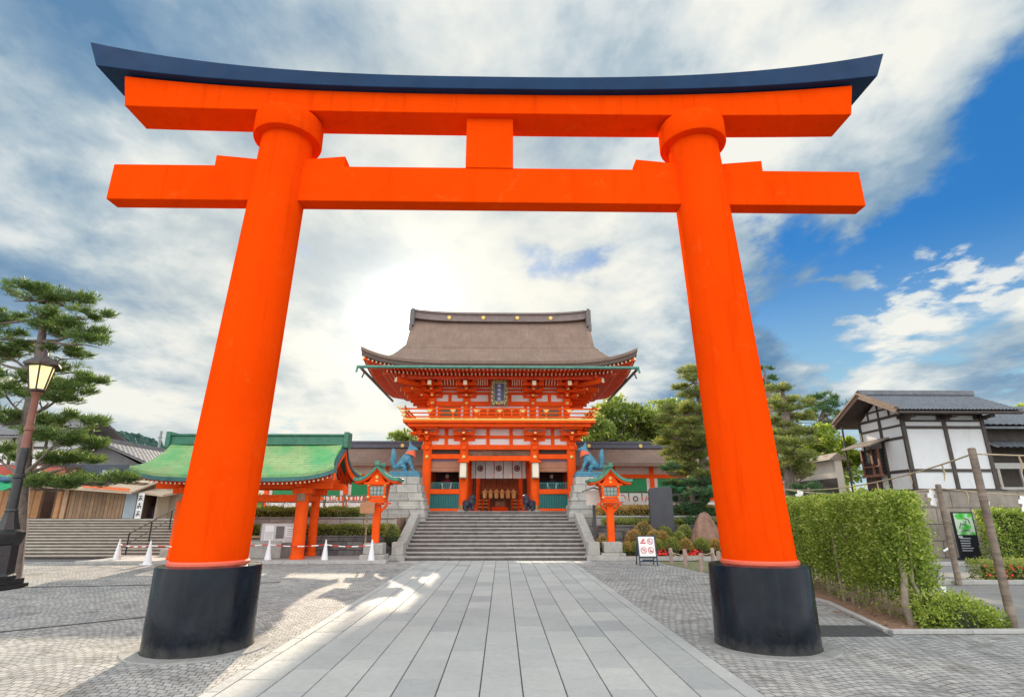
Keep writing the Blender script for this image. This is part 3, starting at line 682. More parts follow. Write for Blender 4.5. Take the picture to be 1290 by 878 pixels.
# balcony
b = MB(); bx, by = 5.50, 3.85
b.mi = 0; b.box(GX - bx, GX + bx, GY - by, GY + by, 6.86, 7.02)
b.box(GX - bx + .25, GX + bx - .25, GY - by + .2, GY + by - .2, 6.66, 6.86)
b.mi = 1
b.box(GX - bx - .02, GX + bx + .02, GY - by - .02, GY - by + .03, 6.98, 7.09); b.box(GX - bx - .02, GX + bx + .02, GY + by - .03, GY + by + .02, 6.98, 7.09)
for s in (-1, 1): b.box(GX + s * bx - .025, GX + s * bx + .025, GY - by, GY + by, 6.98, 7.085)
b.build('balcony_floor', [ORNG, mat('yellow_edge_paint', (.86, .50, .10), .5)], gate)
b = MB(); pr_y = GY - by + .14; ry2 = GY + by - .14; rxx = bx - .14
for (zz, ex, hh) in ((7.20, .16, .08), (7.42, .24, .07), (7.66, .42, .085)):
    for yy in (pr_y, ry2):
        b.mi = 0; b.beam((GX - rxx - ex, yy, zz), (GX + rxx + ex, yy, zz), .07, hh); b.mi = 1
        for s in (-1, 1): b.beam((GX + s * (rxx + ex - .14), yy, zz + .012), (GX + s * (rxx + ex + .1), yy, zz + .10), .085, hh + .02)
    for s in (-1, 1):
        b.mi = 0; b.beam((GX + s * rxx, pr_y - ex, zz + .003), (GX + s * rxx, ry2 + ex, zz + .003), .07, hh); b.mi = 1
        b.beam((GX + s * rxx, pr_y - ex + .14, zz + .012), (GX + s * rxx, pr_y - ex - .1, zz + .10), .085, hh + .02)
for i in range(9):
    x = -rxx + 2 * rxx * i / 8
    for yy in (pr_y, ry2):
        b.mi = 0; b.box(GX + x - .045, GX + x + .045, yy - .045, yy + .045, 7.02, 7.62); b.mi = 1; b.box(GX + x - .055, GX + x + .055, yy - .055, yy + .055, 7.03, 7.15); b.box(GX + x - .09, GX + x + .09, yy - .052, yy + .052, 7.46, 7.60)
        b.box(GX + x - .16, GX + x + .16, yy - .05, yy + .05, 7.54, 7.62)
for i in range(1, 6):
    y = pr_y + (ry2 - pr_y) * i / 6
    for s in (-1, 1): b.mi = 0; b.box(GX + s * rxx - .045, GX + s * rxx + .045, y - .045, y + .045, 7.02, 7.62); b.mi = 1; b.box(GX + s * rxx - .055, GX + s * rxx + .055, y - .08, y + .08, 7.46, 7.6)
b.build('balcony_railing', [ORNG, GOLD], gate)
# upper storey
ux = (-4.02, -1.98, 1.98, 4.02)
b = MB()
for s in (-1, 1):
    b.box(GX - 4.02, GX + 4.02, GY + s * 2.40 - .04, GY + s * 2.40 + .04, 7.02, 9.75)
    b.box(GX + s * 4.02 - .04, GX + s * 4.02 + .04, GY - 2.36, GY + 2.36, 7.02, 9.75)
b.build('upper_wall', WHIT, gate)
for x in ux:
    for y in (-2.4, 2.4):
        b = MB(); b.lathe([(.20, 0), (.20, 1.2)], (GX + x, GY + y, 7.02), 16); c = b.build('upper_column', ORNG, gate, smooth=35)
        if y < 0:
            f = MB(); f.lathe([(.09, 0), (.09, .03), (.03, .05)], (0, 0, 0), 12); f.v = [(GX + x + p[0], GY + y - .30 - p[2], 8.2 + p[1]) for p in f.v]; f.build('stud', GOLD, c)
b = MB()
for s in (-1, 1):
    y = GY + s * 2.40
    b.box(GX - 4.35, GX + 4.35, y - .17, y + .17, 8.06, 8.32); b.box(GX - 4.1, GX + 4.1, y - .12, y + .12, 7.02, 7.14)
    b.box(GX - 4.3, GX + 4.3, y - .10, y + .10, 8.74, 8.90); b.box(GX - 4.3, GX + 4.3, y - .10, y + .10, 8.98, 9.10); b.box(GX - 4.3, GX + 4.3, y - .10, y + .10, 9.20, 9.75)
    for x in (-3.0, -.6, .6, 3.0): b.box(GX + x - .10, GX + x + .10, y - .085, y + .085, 8.32, 8.76)
    for x in (-3.62, -2.42, -1.55, 1.55, 2.42, 3.62): b.box(GX + x - .09, GX + x + .09, y - .09, y + .09, 7.14, 8.06)
    for x, wd in ((-1.14, .72), (1.14, .72), (0, 3.0)): b.box(GX + x - wd / 2 if x else GX - 1.5, GX + x + wd / 2 if x else GX + 1.5, y - .07, y + .07, 7.14, 7.95)
    xs_ = GX + s * 4.02
    b.box(xs_ - .17, xs_ + .17, GY - 2.7, GY + 2.7, 8.07, 8.31); b.box(xs_ - .1, xs_ + .1, GY - 2.6, GY + 2.6, 8.75, 8.9); b.box(xs_ - .1, xs_ + .1, GY - 2.6, GY + 2.6, 9.21, 9.74); b.box(xs_ - .09, xs_ + .09, GY - .1, GY + .1, 7.05, 9.2)
    b.box(xs_ - .075, xs_ + .075, GY - 2.3, GY + 2.3, 7.05, 7.5)
b.build('upper_beams', ORNG, gate, bevel=.01)
for s in (-1, 1):
    b = MB(); x = GX + s * 3.0; y = GY - 2.40
    b.mi = 0; b.box(x - .52, x + .52, y - .10, y - .05, 7.25, 7.98); b.mi = 1
    for i in range(4): b.box(x - .52, x + .52, y - .14, y - .101, 7.30 + i * .19, 7.37 + i * .19)
    b.mi = 2; b.box(x - .6, x - .52, y - .15, y - .1, 7.2, 8.02); b.box(x + .52, x + .6, y - .15, y - .1, 7.2, 8.02); b.box(x - .6, x + .6, y - .15, y - .1, 7.98, 8.05)
    b.build('lattice_window', [mat('olive_dark', (.075, .085, .045), .6), mat('olive_bar', (.22, .19, .09), .6), ORNG], gate)
    b = MB(); b.mi = 0
    x0, x1 = sorted((GX + s * .06, GX + s * 1.38)); b.box(x0, x1, GY - 2.50, GY - 2.471, 7.2, 7.9); b.mi = 1
    for k in (.12, .5, .88):
        xx = x0 + (x1 - x0) * k; b.box(xx - .13, xx + .13, GY - 2.515, GY - 2.50, 7.8, 7.88); b.box(xx - .03, xx + .03, GY - 2.515, GY - 2.50, 7.5, 7.8)
    b.build('upper_door', [ORNG, GOLD], gate)
for x in ux:
    for y, o in ((-2.4, -1), (2.4, 1)):
        m_ = MB(); dirs = [(0, o)]
        if abs(x) > 4: dirs += [(math.copysign(1, x), 0), (math.copysign(1, x), o)]
        bracket(m_, GX + x, GY + y, 8.32, dirs, 3, .50, .29, .92, 1)
        # long tail arm with a pale end on each axis
        for ex, ey in dirs:
            q = Vector((GX + x, GY + y, 9.16)); L = math.hypot(ex, ey); e = Vector((ex, ey, 0)); t = q + e * (1.92 if L > 1.1 else 1.95) + Vector((0, 0, -.10))
            if L > 1.1: t.z += .16
            m_.mi = 0; m_.beam(q, t, .20, .24); m_.mi = 2; m_.beam(t, t + e.normalized() * .02, .21, .25)
        m_.build('upper_bracket', [ORNG, GOLD, CREAM], gate)
# purlin ring and side arms carried by the brackets
b = MB()
for s in (-1, 1):
    b.beam((GX - 6.0, GY + s * 3.95, 9.45), (GX + 6.0, GY + s * 3.95, 9.45), .17, .2); b.beam((GX + s * 5.55, GY - 4.4, 9.452), (GX + s * 5.55, GY + 4.4, 9.452), .17, .2)
b.build('eave_purlin', ORND, gate)
for s in (-1, 1):
    for y in (-1.2, 0, 1.2):
        b = MB(); b.mi = 0; b.beam((GX + s * 4.0, GY + y, 9.16), (GX + s * 5.95, GY + y, 9.06), .20, .24); b.mi = 2; b.beam((GX + s * 5.95, GY + y, 9.06), (GX + s * 5.97, GY + y, 9.06), .21, .25); b.mi = 0
        b.box(GX + s * 4.02 - .2, GX + s * 4.02 + .2, GY + y - .2, GY + y + .2, 8.32, 8.5)
        b.beam((GX + s * 4.02, GY + y, 8.5), (GX + s * 4.02, GY + y, 9.1), .16, .16); b.build('side_arm', [ORNG, GOLD, CREAM], gate)
# curved white ribs under the eave between the brackets
b = MB()
for x0, x1, n in ((-3.6, -2.4, 8), (-1.55, -.75, 7), (.75, 1.55, 7), (2.4, 3.6, 8)):
    for i in range(n):
        x = x0 + (x1 - x0) * i / (n - 1)
        b.beam((GX + x, GY - 3.15, 9.18), (GX + x, GY - 3.65, 9.52), .05, .05)
    b.box(GX + x0 - .03, GX + x1 + .03, GY - 3.68, GY - 3.62, 9.50, 9.55); b.build('eave_ribs', CREAM, gate); b = MB()

# name plaque: carved gilt frame and dark blue field, hung under the eave
pq = thing('name_plaque', 'gilt framed dark blue name plaque hanging below the gate eave', 'plaque', (GX - .03, 31.45, 8.05))
b = MB(); px0, px1, pz0, pz1 = GX - .53, GX + .47, 7.92, 9.42
nz_ = lambda a, c: [(a + (c - a) * i / 12) for i in range(13)]
for (x0, x1, z0, z1) in ((px0, px1, pz1 - .2, pz1), (px0, px1, pz0, pz0 + .2), (px0, px0 + .2, pz0 + .2, pz1 - .2), (px1 - .2, px1, pz0 + .2, pz1 - .2)):
    b.mi = 0; b.box(x0, x1, 31.42, 31.50, z0, z1)
for i in range(60):     # carved leaves round the frame
    t = i / 60 * 4; sd_ = int(t); u = t - sd_
    x, z = ((px0 + .1 + (px1 - px0 - .2) * u, pz1 - .1), (px1 - .1, pz1 - .1 - (pz1 - pz0 - .2) * u), (px1 - .1 - (px1 - px0 - .2) * u, pz0 + .1), (px0 + .1, pz0 + .1 + (pz1 - pz0 - .2) * u))[sd_]
    b.mi = 1 + (i % 3 == 0); b.ball((x + rnd.uniform(-.04, .04), 31.41, z + rnd.uniform(-.04, .04)), (.055, .035, .055), 7, 5)
b.mi = 2
for x in (px0 + .12, px1 - .12): b.box(x - .06, x + .06, 31.40, 31.52, pz0 - .08, pz0)
b.build('carved_frame', [mat('plaque_wood', (.10, .11, .07), .6), GOLD, mat('leaf_paint', (.05, .16, .12), .5)], pq)
b = MB(); b.box(px0 + .2, px1 - .2, 31.445, 31.48, pz0 + .2, pz1 - .2); b.build('field', mat('plaque_blue', (.035, .045, .11), .4), pq)
b = MB()
for (x0, x1, z0, z1) in ((px0 + .17, px1 - .17, pz1 - .22, pz1 - .19), (px0 + .17, px1 - .17, pz0 + .19, pz0 + .22), (px0 + .18, px0 + .21, pz0 + .22, pz1 - .22), (px1 - .21, px1 - .18, pz0 + .22, pz1 - .22)): b.box(x0, x1, 31.425, 31.446, z0, z1)
b.build('inner_border', CREAM, pq)
b = MB(); cx_ = (px0 + px1) / 2
for k in range(4):
    zc_ = pz1 - .36 - k * .255
    for (dx0, dz0, dx1, dz1) in ((-.09, .06, .09, .07), (-.1, -.02, .1, -.01), (0, .10, 0, -.09), (-.02, .0, -.09, -.09), (.02, 0, .09, -.09), (-.07, .03, -.07, -.04)):
        b.beam((cx_ + dx0, 31.437, zc_ + dz0), (cx_ + dx1, 31.437, zc_ + dz1), .022, .012, up=(0, 1, 0))
b.build('lettering', mat('gilt_letter', (.60, .56, .62), .4), pq)

# noren curtain with crests hanging in the middle bay
nr = thing('door_curtain', 'white door curtain with dark red round crests hanging in the gate passage', 'curtain', (GX, 34.6, 3.75))
YN = 34.55; k_ = YN / 32.5
def nx_(zoomx): return at(440 + zoomx / 3.137, 592, YN).x
z1n, z0n = at(630, 581, YN).z, at(630, 602.5, YN).z
b = MB(); b.tube([(nx_(478), YN, z1n + .04), (nx_(702), YN, z1n + .04)], .035, 8); b.build('curtain_rod', BRWN, nr)
for (a, c, cr) in ((484, 498, 0), (501, 536, 1), (539, 571, 0), (574, 607, 1), (610, 643, 0), (646, 680, 1), (683, 697, 0)):
    xa, xb = nx_(a), nx_(c); b = MB()
    b.sheet(lambda u, v: (xa + (xb - xa) * u, YN + .03 * math.sin(u * 6.3 + a) * v + .012 * math.sin(u * 15 + a), z1n + (z0n - z1n) * v), 10, 6)
    p_ = b.build('curtain_panel', PAPER, nr, smooth=60)
    if cr:
        b = MB(); xc, zc_ = (xa + xb) / 2, z1n + (z0n - z1n) * .42; b.lathe([(.085, 0), (.085, .008)], (0, 0, 0), 16)
        for i in range(12):
            t = i * math.pi / 6; b.ball((.15 * math.cos(t), .15 * math.sin(t), .004), (.043, .043, .006), 8, 4)
        b.v = [(xc + p[0], YN - .035 - p[2], zc_ + p[1]) for p in b.v]; b.build('crest', mat('crest_maroon', (.20, .035, .03), .8), p_)

# white box lanterns on the inner columns
for s, lb in ((-1, 'white box lantern on the gate column left of the curtain'), (1, 'white box lantern on the gate column right of the curtain')):
    xc = GX + s * 2.06; yc = GY - 2.98
    t = thing('box_lantern', lb, 'lantern', (xc, yc, 3.85), 'box lanterns on the gate columns')
    b = MB(); b.box(xc - .20, xc + .20, yc - .20, yc + .20, 3.86, 4.66); b.build('paper_box', mat('lantern_paper', (.80, .74, .60), .7, .05), t)
    b = MB()
    for a in (-1, 1):
        for c in (-1, 1): b.box(xc + a * .2 - .02, xc + a * .2 + .02, yc + c * .2 - .02, yc + c * .2 + .02, 3.82, 4.68)
    b.box(xc - .22, xc + .22, yc - .22, yc + .22, 3.80, 3.86); b.build('frame', WOOD, t)
    b = MB(); b.add([(xc - .34, yc - .3, 4.68), (xc + .34, yc - .3, 4.68), (xc + .34, yc + .3, 4.68), (xc - .34, yc + .3, 4.68), (xc - .3, yc, 4.82), (xc + .3, yc, 4.82)], [(0, 3, 2, 1), (0, 1, 5, 4), (2, 3, 4, 5), (1, 2, 5), (3, 0, 4)]); b.build('lantern_roof', ORNG, t)

# seated guardian figures in the alcoves (one skinned body each)
def skinned(name, joints, links, mats, parent=None, sub=2, smooth=True):
    me = bpy.data.meshes.new(name); me.from_pydata([j[0] for j in joints], links, []); o = bpy.data.objects.new(name, me); COL.objects.link(o)
    m = o.modifiers.new('skin', 'SKIN'); sv = me.skin_vertices[0].data
    for i, j in enumerate(joints): r_ = j[1]; sv[i].radius = (r_, r_) if not hasattr(r_, '__len__') else r_; sv[i].use_root = (i == 0)
    m.use_smooth_shade = True
    s_ = o.modifiers.new('sub', 'SUBSURF'); s_.levels = sub; s_.render_levels = sub
    dg_ = bpy.context.evaluated_depsgraph_get(); ev = o.evaluated_get(dg_); nm = bpy.data.meshes.new_from_object(ev)
    o.modifiers.clear(); o.data = nm; nm.materials.clear()
    for q in (mats if isinstance(mats, list) else [mats]): nm.materials.append(q)
    if parent is not None: o.parent = parent
    return o
for s, lb, cm in ((-1, 'seated guardian figure in a red robe behind the left lattice', mat('robe_red', (.22, .03, .04), .7)), (1, 'seated guardian figure in a dark robe behind the right lattice', mat('robe_dark', (.05, .04, .06), .7))):
    xc = GX + s * 3.13; t = thing('guardian_statue', lb, 'statue', (xc, 33.8, 2.9), 'guardian figures in the gate')
    J = [((0, 0, .35), .26), ((0, 0, .62), .24), ((0, -.01, .84), .17), ((0, -.02, .97), .075), ((0, -.04, 1.12), .13), ((0, -.03, 1.26), .09),
         ((.25, 0, .80), .09), ((.36, -.14, .52), .085), ((.16, -.32, .46), .06), ((-.25, 0, .80), .09), ((-.36, -.14, .52), .085), ((-.16, -.32, .46), .06),
         ((.24, -.28, .30), .15), ((.30, -.34, 0), .08), ((-.24, -.28, .30), .15), ((-.30, -.34, 0), .08)]
    o = skinned('body', J, [(0, 1), (1, 2), (2, 3), (3, 4), (4, 5), (2, 6), (6, 7), (7, 8), (2, 9), (9, 10), (10, 11), (0, 12), (12, 13), (0, 14), (14, 15)], cm, t)
    b = MB(); b.ball((xc, 33.8 - .06, 4.02), (.115, .12, .14), 12, 8); b.ball((xc, 33.8 - .19, 4.0), (.02, .03, .03), 6, 5); b.build('face', mat('pale_face', (.62, .50, .44), .6), t)
    b = MB()
    for q in (-.30, .30): b.beam((xc + q * .5, 33.8 - .36, 3.15), (xc + q, 33.8 - .36, 3.62), .09, .02, up=(0, 1, 0))
    b.build('sleeve', PAPER, t)
    b = MB(); b.box(xc - .5, xc + .5, 33.45, 34.2, 2.55, 2.92); b.build('seat', BRWN, t)
# dark crouching lion-dogs at the foot of the passage columns
for s, lb in ((-1, 'dark crouching lion-dog statue left of the gate passage'), (1, 'dark crouching lion-dog statue right of the gate passage')):
    xc = GX + s * 1.62; yc = 32.2
    t = thing('lion_dog_statue', lb, 'statue', (xc, yc, TZ), 'dark lion-dogs in the passage')
    k = -s
    J = [((-k * .18, .1, .32), .27), ((0, .02, .46), .26), ((k * .08, -.06, .62), .23), ((k * .12, -.12, .80), .22), ((k * .24, -.26, .76), .12), ((k * .14, -.2, .22), .07), ((k * .16, -.26, .05), .07), ((-k * .02, -.2, .22), .07), ((-k * .02, -.26, .05), .07),
         ((-k * .30, -.06, .16), .13), ((-k * .16, -.2, .05), .07), ((-k * .34, .24, .16), .13), ((-k * .2, .2, .05), .07), ((-k * .40, .16, .5), .12), ((-k * .38, .16, .68), .13)]
    skinned('body', J, [(0, 1), (1, 2), (2, 3), (3, 4), (2, 5), (5, 6), (2, 7), (7, 8), (0, 9), (9, 10), (0, 11), (11, 12), (0, 13), (13, 14)], mat('dark_blue_stone', (.022, .026, .045), .5, .2, 8), t)

# ------------------------------------------------------------------ fox statues
def fox(xc, face, label):
    """seated fox, chest up, tail raised behind; face = +1 looks to +x"""
    yc, z0 = 30.3, PZ
    t = thing('fox_statue', label, 'fox statue', (xc, yc, z0), 'bronze foxes beside the steps'); k = face
    b = MB(); b.box(xc - 1.02, xc + 1.02, yc - .55, yc + .55, z0, z0 + .16); b.box(xc - .92, xc + .92, yc - .48, yc + .48, z0 + .16, z0 + .34)
    b.build('plinth', FOXB, t, bevel=.03)
    h = .34
    J = [((-k * .38, 0, h + .36), .34), ((-k * .16, 0, h + .66), .31), ((k * .12, 0, h + .96), .28), ((k * .24, 0, h + 1.24), .20), ((k * .32, 0, h + 1.50), .21), ((k * .56, 0, h + 1.44), .12), ((k * .74, 0, h + 1.39), .065),
         ((k * .24, -.15, h + .62), .14), ((k * .40, -.16, h + .30), .095), ((k * .46, -.16, h + .07), .085), ((k * .62, -.16, h + .05), .065),
         ((k * .24, .15, h + .62), .14), ((k * .40, .16, h + .30), .095), ((k * .46, .16, h + .07), .085), ((k * .62, .16, h + .05), .065),
         ((-k * .22, -.28, h + .38), .24), ((k * .06, -.31, h + .20), .15), ((-k * .16, -.31, h + .08), .10), ((k * .16, -.31, h + .06), .075),
         ((-k * .22, .28, h + .38), .24), ((k * .06, .31, h + .20), .15), ((-k * .16, .31, h + .08), .10), ((k * .16, .31, h + .06), .075),
         ((-k * .70, 0, h + .22), .15), ((-k * .84, 0, h + .55), .18), ((-k * .80, 0, h + .95), .22), ((-k * .82, 0, h + 1.24), .17), ((-k * .88, 0, h + 1.48), .06),
         ((k * .25, -.13, h + 1.66), .085), ((k * .20, -.16, h + 1.88), .025), ((k * .25, .13, h + 1.66), .085), ((k * .20, .16, h + 1.88), .025)]
    L = [(0, 1), (1, 2), (2, 3), (3, 4), (4, 5), (5, 6), (2, 7), (7, 8), (8, 9), (9, 10), (2, 11), (11, 12), (12, 13), (13, 14), (0, 15), (15, 16), (16, 17), (17, 18), (0, 19), (19, 20), (20, 21), (21, 22), (0, 23), (23, 24), (24, 25), (25, 26), (26, 27), (4, 28), (28, 29), (4, 30), (30, 31)]
    skinned('body', J, L, FOXB, t)
    b = MB(); cz = z0 + h
    b.sheet(lambda u, v: (xc + k * (.24 + .08 * (1 - v)) + (.24 + .13 * v) * math.cos(u * 2 * math.pi), yc + (.24 + .12 * v) * math.sin(u * 2 * math.pi), cz + 1.34 - .26 * v - (.18 * v * max(0, k * math.cos(u * 2 * math.pi)))), 24, 4)
    b.build('bib', mat('bib_red', (.70, .13, .06), .8, .08), t, smooth=60); t.scale = (.84, .84, .84)
fox(-5.22, 1, 'blue-green fox statue with red bib on the left pedestal')
fox(4.74, -1, 'blue-green fox statue with red bib on the right pedestal')

# ------------------------------------------------------------------ worship hall seen through the gate
hall = thing('worship_hall', 'dim wooden worship hall seen through the gate passage', 'hall', (GX, 47, TZ))
b = MB(); b.box(-7, 7, 44.5, 52, TZ, TZ + .35); b.build('floor', BRWN, hall)
b = MB(); b.box(-6.5, 6.5, 49, 49.2, 2.3, 6.5); b.build('back_wall', mat('hall_wall', (.30, .11, .06), .8, .15, 3, fn=planks(.5, 'x')), hall)
for x in (-5.2, -1.9, 1.45, 4.8):
    b = MB(); b.tube([(x, 44.9, 2.3), (x, 44.9, 5.9)], .16, 14); b.build('post', ORNG, hall, smooth=40)
b = MB(); b.box(-6.5, 6.5, 44.75, 45.05, 5.5, 5.85); b.box(-6.5, 6.5, 44.8, 45.0, 4.6, 4.85); b.build('beam', ORND, hall)
b = MB(); b.slab(lambda u, v: (-8 + 16 * u, 43.2 + 10 * v, 5.9 + 1.6 * (1 - abs(2 * v - 1)) ** 1.4), 12, 12, .25); b.build('roof', BARK, hall, smooth=40)
b = MB(); b.box(-1.7, 1.3, 46.2, 46.22, 3.35, 4.5); b.build('reed_screen', mat('hall_reed', (.50, .19, .10), .8, .15, fn=planks(.03, 'z')), hall)
for i in range(6):
    xg = at(606 + i * 7.2 + 5, 622, 44.2).x
    t = thing('hanging_lantern', 'gilt lantern in the row hanging before the worship hall', 'lantern', (xg, 44.2, 3.4), 'gilt lanterns hanging in the hall')
    b = MB(); z0 = at(630, 628, 44.2).z; b.lathe([(.06, 0), (.15, .06), (.17, .45), (.24, .5), (.06, .66), (.02, .72)], (xg, 44.2, z0), 8); b.build('lantern_body', mat('bright_gilt', (.90, .62, .26), .35, .05, metal=.4), t)
    b = MB(); b.tube([(xg, 44.2, z0 + .7), (xg, 44.2, 4.62)], .012, 5); b.build('chain', BLKM, t)
box_ = thing('offertory_box', 'low pale offertory box in front of the worship hall', 'offering box', (GX, 43.2, TZ))
b = MB(); b.box(-.75, .45, 42.8, 43.6, 2.0, 2.32); b.build('base', ORNG, box_)
b = MB(); b.box(-.5, .2, 42.9, 43.5, 2.325, 2.72); b.build('box', WOOD, box_)
b = MB(); [b.box(-.48 + i * .08, -.44 + i * .08, 42.92, 43.48, 2.722, 2.75) for i in range(9)]; b.build('slats', GREYW, box_)
for s, u0, u1, lb in ((-1, 600, 616, 'low orange rail fence left of the offertory box'), (1, 645, 661, 'low orange rail fence right of the offertory box')):
    xa, xb = at(u0, 640, 38.6).x, at(u1, 640, 38.6).x
    t = thing('rail_fence', lb, 'fence', ((xa + xb) / 2, 38.6, TZ), 'orange rail fences behind the gate')
    b = MB(); [b.beam((xa, 38.6, z), (xb, 38.6, z), .07, .08) for z in (2.28, 2.5, 2.72)]; b.build('rail', mat('yellow_orange', (.82, .38, .10), .5), t)
    for x in (xa, (xa + xb) / 2, xb):
        b = MB(); b.box(x - .06, x + .06, 38.53, 38.67, 2.0, 2.82); b.build('post', ORNG, t)
for s, u0, lb in ((-1, 599, 'short orange fence post board left in the passage'), (1, 660, 'short orange fence post board right in the passage')):
    xa = at(u0, 640, 35.6).x; t = thing('passage_screen', lb, 'screen', (xa, 35.6, TZ), 'orange screens in the passage')
    b = MB(); b.box(xa - .14, xa + .14, 35.55, 35.65, 2.02, 2.9); b.build('board', ORNG, t, bevel=.01); b = MB(); b.box(xa - .3, xa + .3, 35.4, 35.8, 2.005, 2.1); b.build('base', ORND, t)

# ------------------------------------------------------------------ corridors left and right of the gate
def corridor(x0, x1, label):
    yc = 38.6; t = thing('roofed_corridor', label, 'corridor', ((x0 + x1) / 2, yc, TZ))
    b = MB(); hd = 2.6
    def zf(d): return 5.02 + 1.25 * (1 - d / hd) ** 1.25
    b.slab(lambda u, v: (x0 + (x1 - x0) * u, yc - hd + 2 * hd * v, zf(abs(-hd + 2 * hd * v))), 16, 16, .22); rf = b.build('roof', BARK, t, smooth=40)
    b = MB(); b.box(x0, x1, yc - .3, yc + .3, 6.2, 6.52); b.box(x0, x1, yc - .36, yc + .36, 6.52, 6.66); b.build('ridge', mat('ridge_indigo', (.085, .085, .12), .5, .15), rf)
    x = x0 + 1.4
    while x < x1:
        c = MB(); c.lathe([(.13, 0), (.13, .04)], (0, 0, 0), 12); c.v = [(x + p[0], yc - .31 - p[2], 6.36 + p[1]) for p in c.v]; c.build('ridge_crest', GOLD, rf); x += 3.6
    b = MB(); b.box(x0, x1, yc - 1.52, yc - 1.44, 4.35, 4.85); b.build('plaster_band', mat('pinkish_plaster', (.66, .50, .45), .8), t)
    b = MB(); b.box(x0, x1, yc - 1.53, yc - 1.41, 2.9, 4.1); b.build('green_panel', GRNP, t)
    b = MB()
    for z0, z1 in ((4.10, 4.35), (4.85, 5.05), (2.7, 2.9), (2.0, 2.2)): b.box(x0, x1, yc - 1.62, yc - 1.38, z0, z1)
    b.build('beam', ORNG, t)
    b = MB(); b.box(x0, x1, yc - 1.5, yc - 1.44, 2.2, 2.7); b.build('lower_panel', WHIT, t)
    b = MB(); b.box(x0, x1, yc + 1.4, yc + 1.5, 2.0, 5.0); b.build('rear_wall', WHIT, t)
    n = max(2, int((x1 - x0) / 2.4)); 
    for i in range(n + 1):
        x = x0 + .2 + (x1 - x0 - .4) * i / n
        b = MB(); b.box(x - .13, x + .13, yc - 1.66, yc - 1.40, 2.0, 4.98); c = b.build('post', ORNG, t)
        b = MB(); b.box(x - .36, x - .131, yc - 1.56, yc - 1.40, 2.9, 4.10); b.box(x + .131, x + .36, yc - 1.56, yc - 1.40, 2.9, 4.10); b.build('post_margin', mat('pink_white', (.74, .60, .55), .7), c)
    return t
corridor(-15.5, -4.9, 'orange corridor with a brown bark roof left of the gate')
corridor(4.6, 15.2, 'orange corridor with a brown bark roof and green panels right of the gate')
# ------------------------------------------------------------------ foliage helpers
def unit(n):
    v = rng.normal(size=(n, 3)); return v / np.linalg.norm(v, axis=1)[:, None]
def leaf_object(name, P, D, L, W, m, parent=None, tone=None, kind=None, curl=.15):
    """one mesh of small folded leaf faces: P bases, D directions, L lengths, W widths"""
    n = len(P); P = np.asarray(P, float); D = np.asarray(D, float); D /= np.linalg.norm(D, axis=1)[:, None] + 1e-9
    S = np.cross(D, unit(n)); S /= np.linalg.norm(S, axis=1)[:, None] + 1e-9; Nn = np.cross(D, S)
    L = np.broadcast_to(np.asarray(L, float), (n,))[:, None]; W = np.broadcast_to(np.asarray(W, float), (n,))[:, None]
    V = np.empty((n, 4, 3)); V[:, 0] = P; V[:, 1] = P + D * L * .5 + S * W * .5 + Nn * W * curl; V[:, 2] = P + D * L; V[:, 3] = P + D * L * .5 - S * W * .5 + Nn * W * curl
    off = np.zeros(3); q = parent
    while q is not None: off += np.array(q.location); q = q.parent
    V = (V.reshape(-1, 3) - off).astype(np.float32)
    me = bpy.data.meshes.new(name); me.vertices.add(4 * n); me.vertices.foreach_set('co', V.ravel())
    me.loops.add(4 * n); me.loops.foreach_set('vertex_index', np.arange(4 * n, dtype=np.int32))
    me.polygons.add(n); me.polygons.foreach_set('loop_start', np.arange(0, 4 * n, 4, dtype=np.int32))
    me.update(calc_edges=True); me.materials.append(m)
    a = me.attributes.new('tone', 'FLOAT', 'FACE'); a.data.foreach_set('value', (np.clip(rng.normal(.5, .22, n), 0, 1) if tone is None else np.clip(tone, 0, 1)).astype(np.float32))
    o = bpy.data.objects.new(name, me); COL.objects.link(o)
    if parent is not None: o.parent = parent
    if kind: o['kind'] = kind
    return o
def blob_points(c, r, n, lo=.72, hi=1.06, up=None):
    u = unit(n)
    if up is not None: u[:, 2] = np.where(u[:, 2] < up, np.abs(u[:, 2]) * .8 + up * .2, u[:, 2])
    k = rng.uniform(lo, hi, n)[:, None]
    return np.array(c) + u * np.array(r) * k, u
PINE = leafmat('pine_needles', (.035, .065, .018), (.090, .155, .045), (.19, .26, .085), .38)
PINEB = leafmat('blue_pine_needles', (.025, .06, .03), (.065, .145, .07), (.14, .23, .10), .35)
PINEO = leafmat('olive_pine_needles', (.07, .10, .032), (.185, .225, .075), (.38, .40, .155), .45)
LEAFY = leafmat('broad_leaves', (.065, .11, .022), (.19, .26, .065), (.40, .45, .16), .45)
LEAFB = leafmat('bright_leaves', (.08, .14, .016), (.24, .33, .05), (.46, .52, .13), .5)
HEDG = leafmat('hedge_leaves', (.08, .14, .02), (.29, .39, .075), (.62, .68, .23), .46)
AZAL = leafmat('azalea_leaves', (.09, .15, .03), (.28, .33, .08), (.50, .48, .17), .35)
AZAF = leafmat('azalea_rusty_leaves', (.15, .15, .035), (.45, .33, .11), (.78, .45, .22), .35)
FLOW = mat('red_flowers', (.75, .05, .04), .6)
BARKP = mat('pine_bark', (.17, .135, .115), .9, .3, 6, bump=.02, bscale=22)
BARKD = mat('dark_bark', (.08, .065, .05), .9, .3, 6, bump=.015, bscale=22)
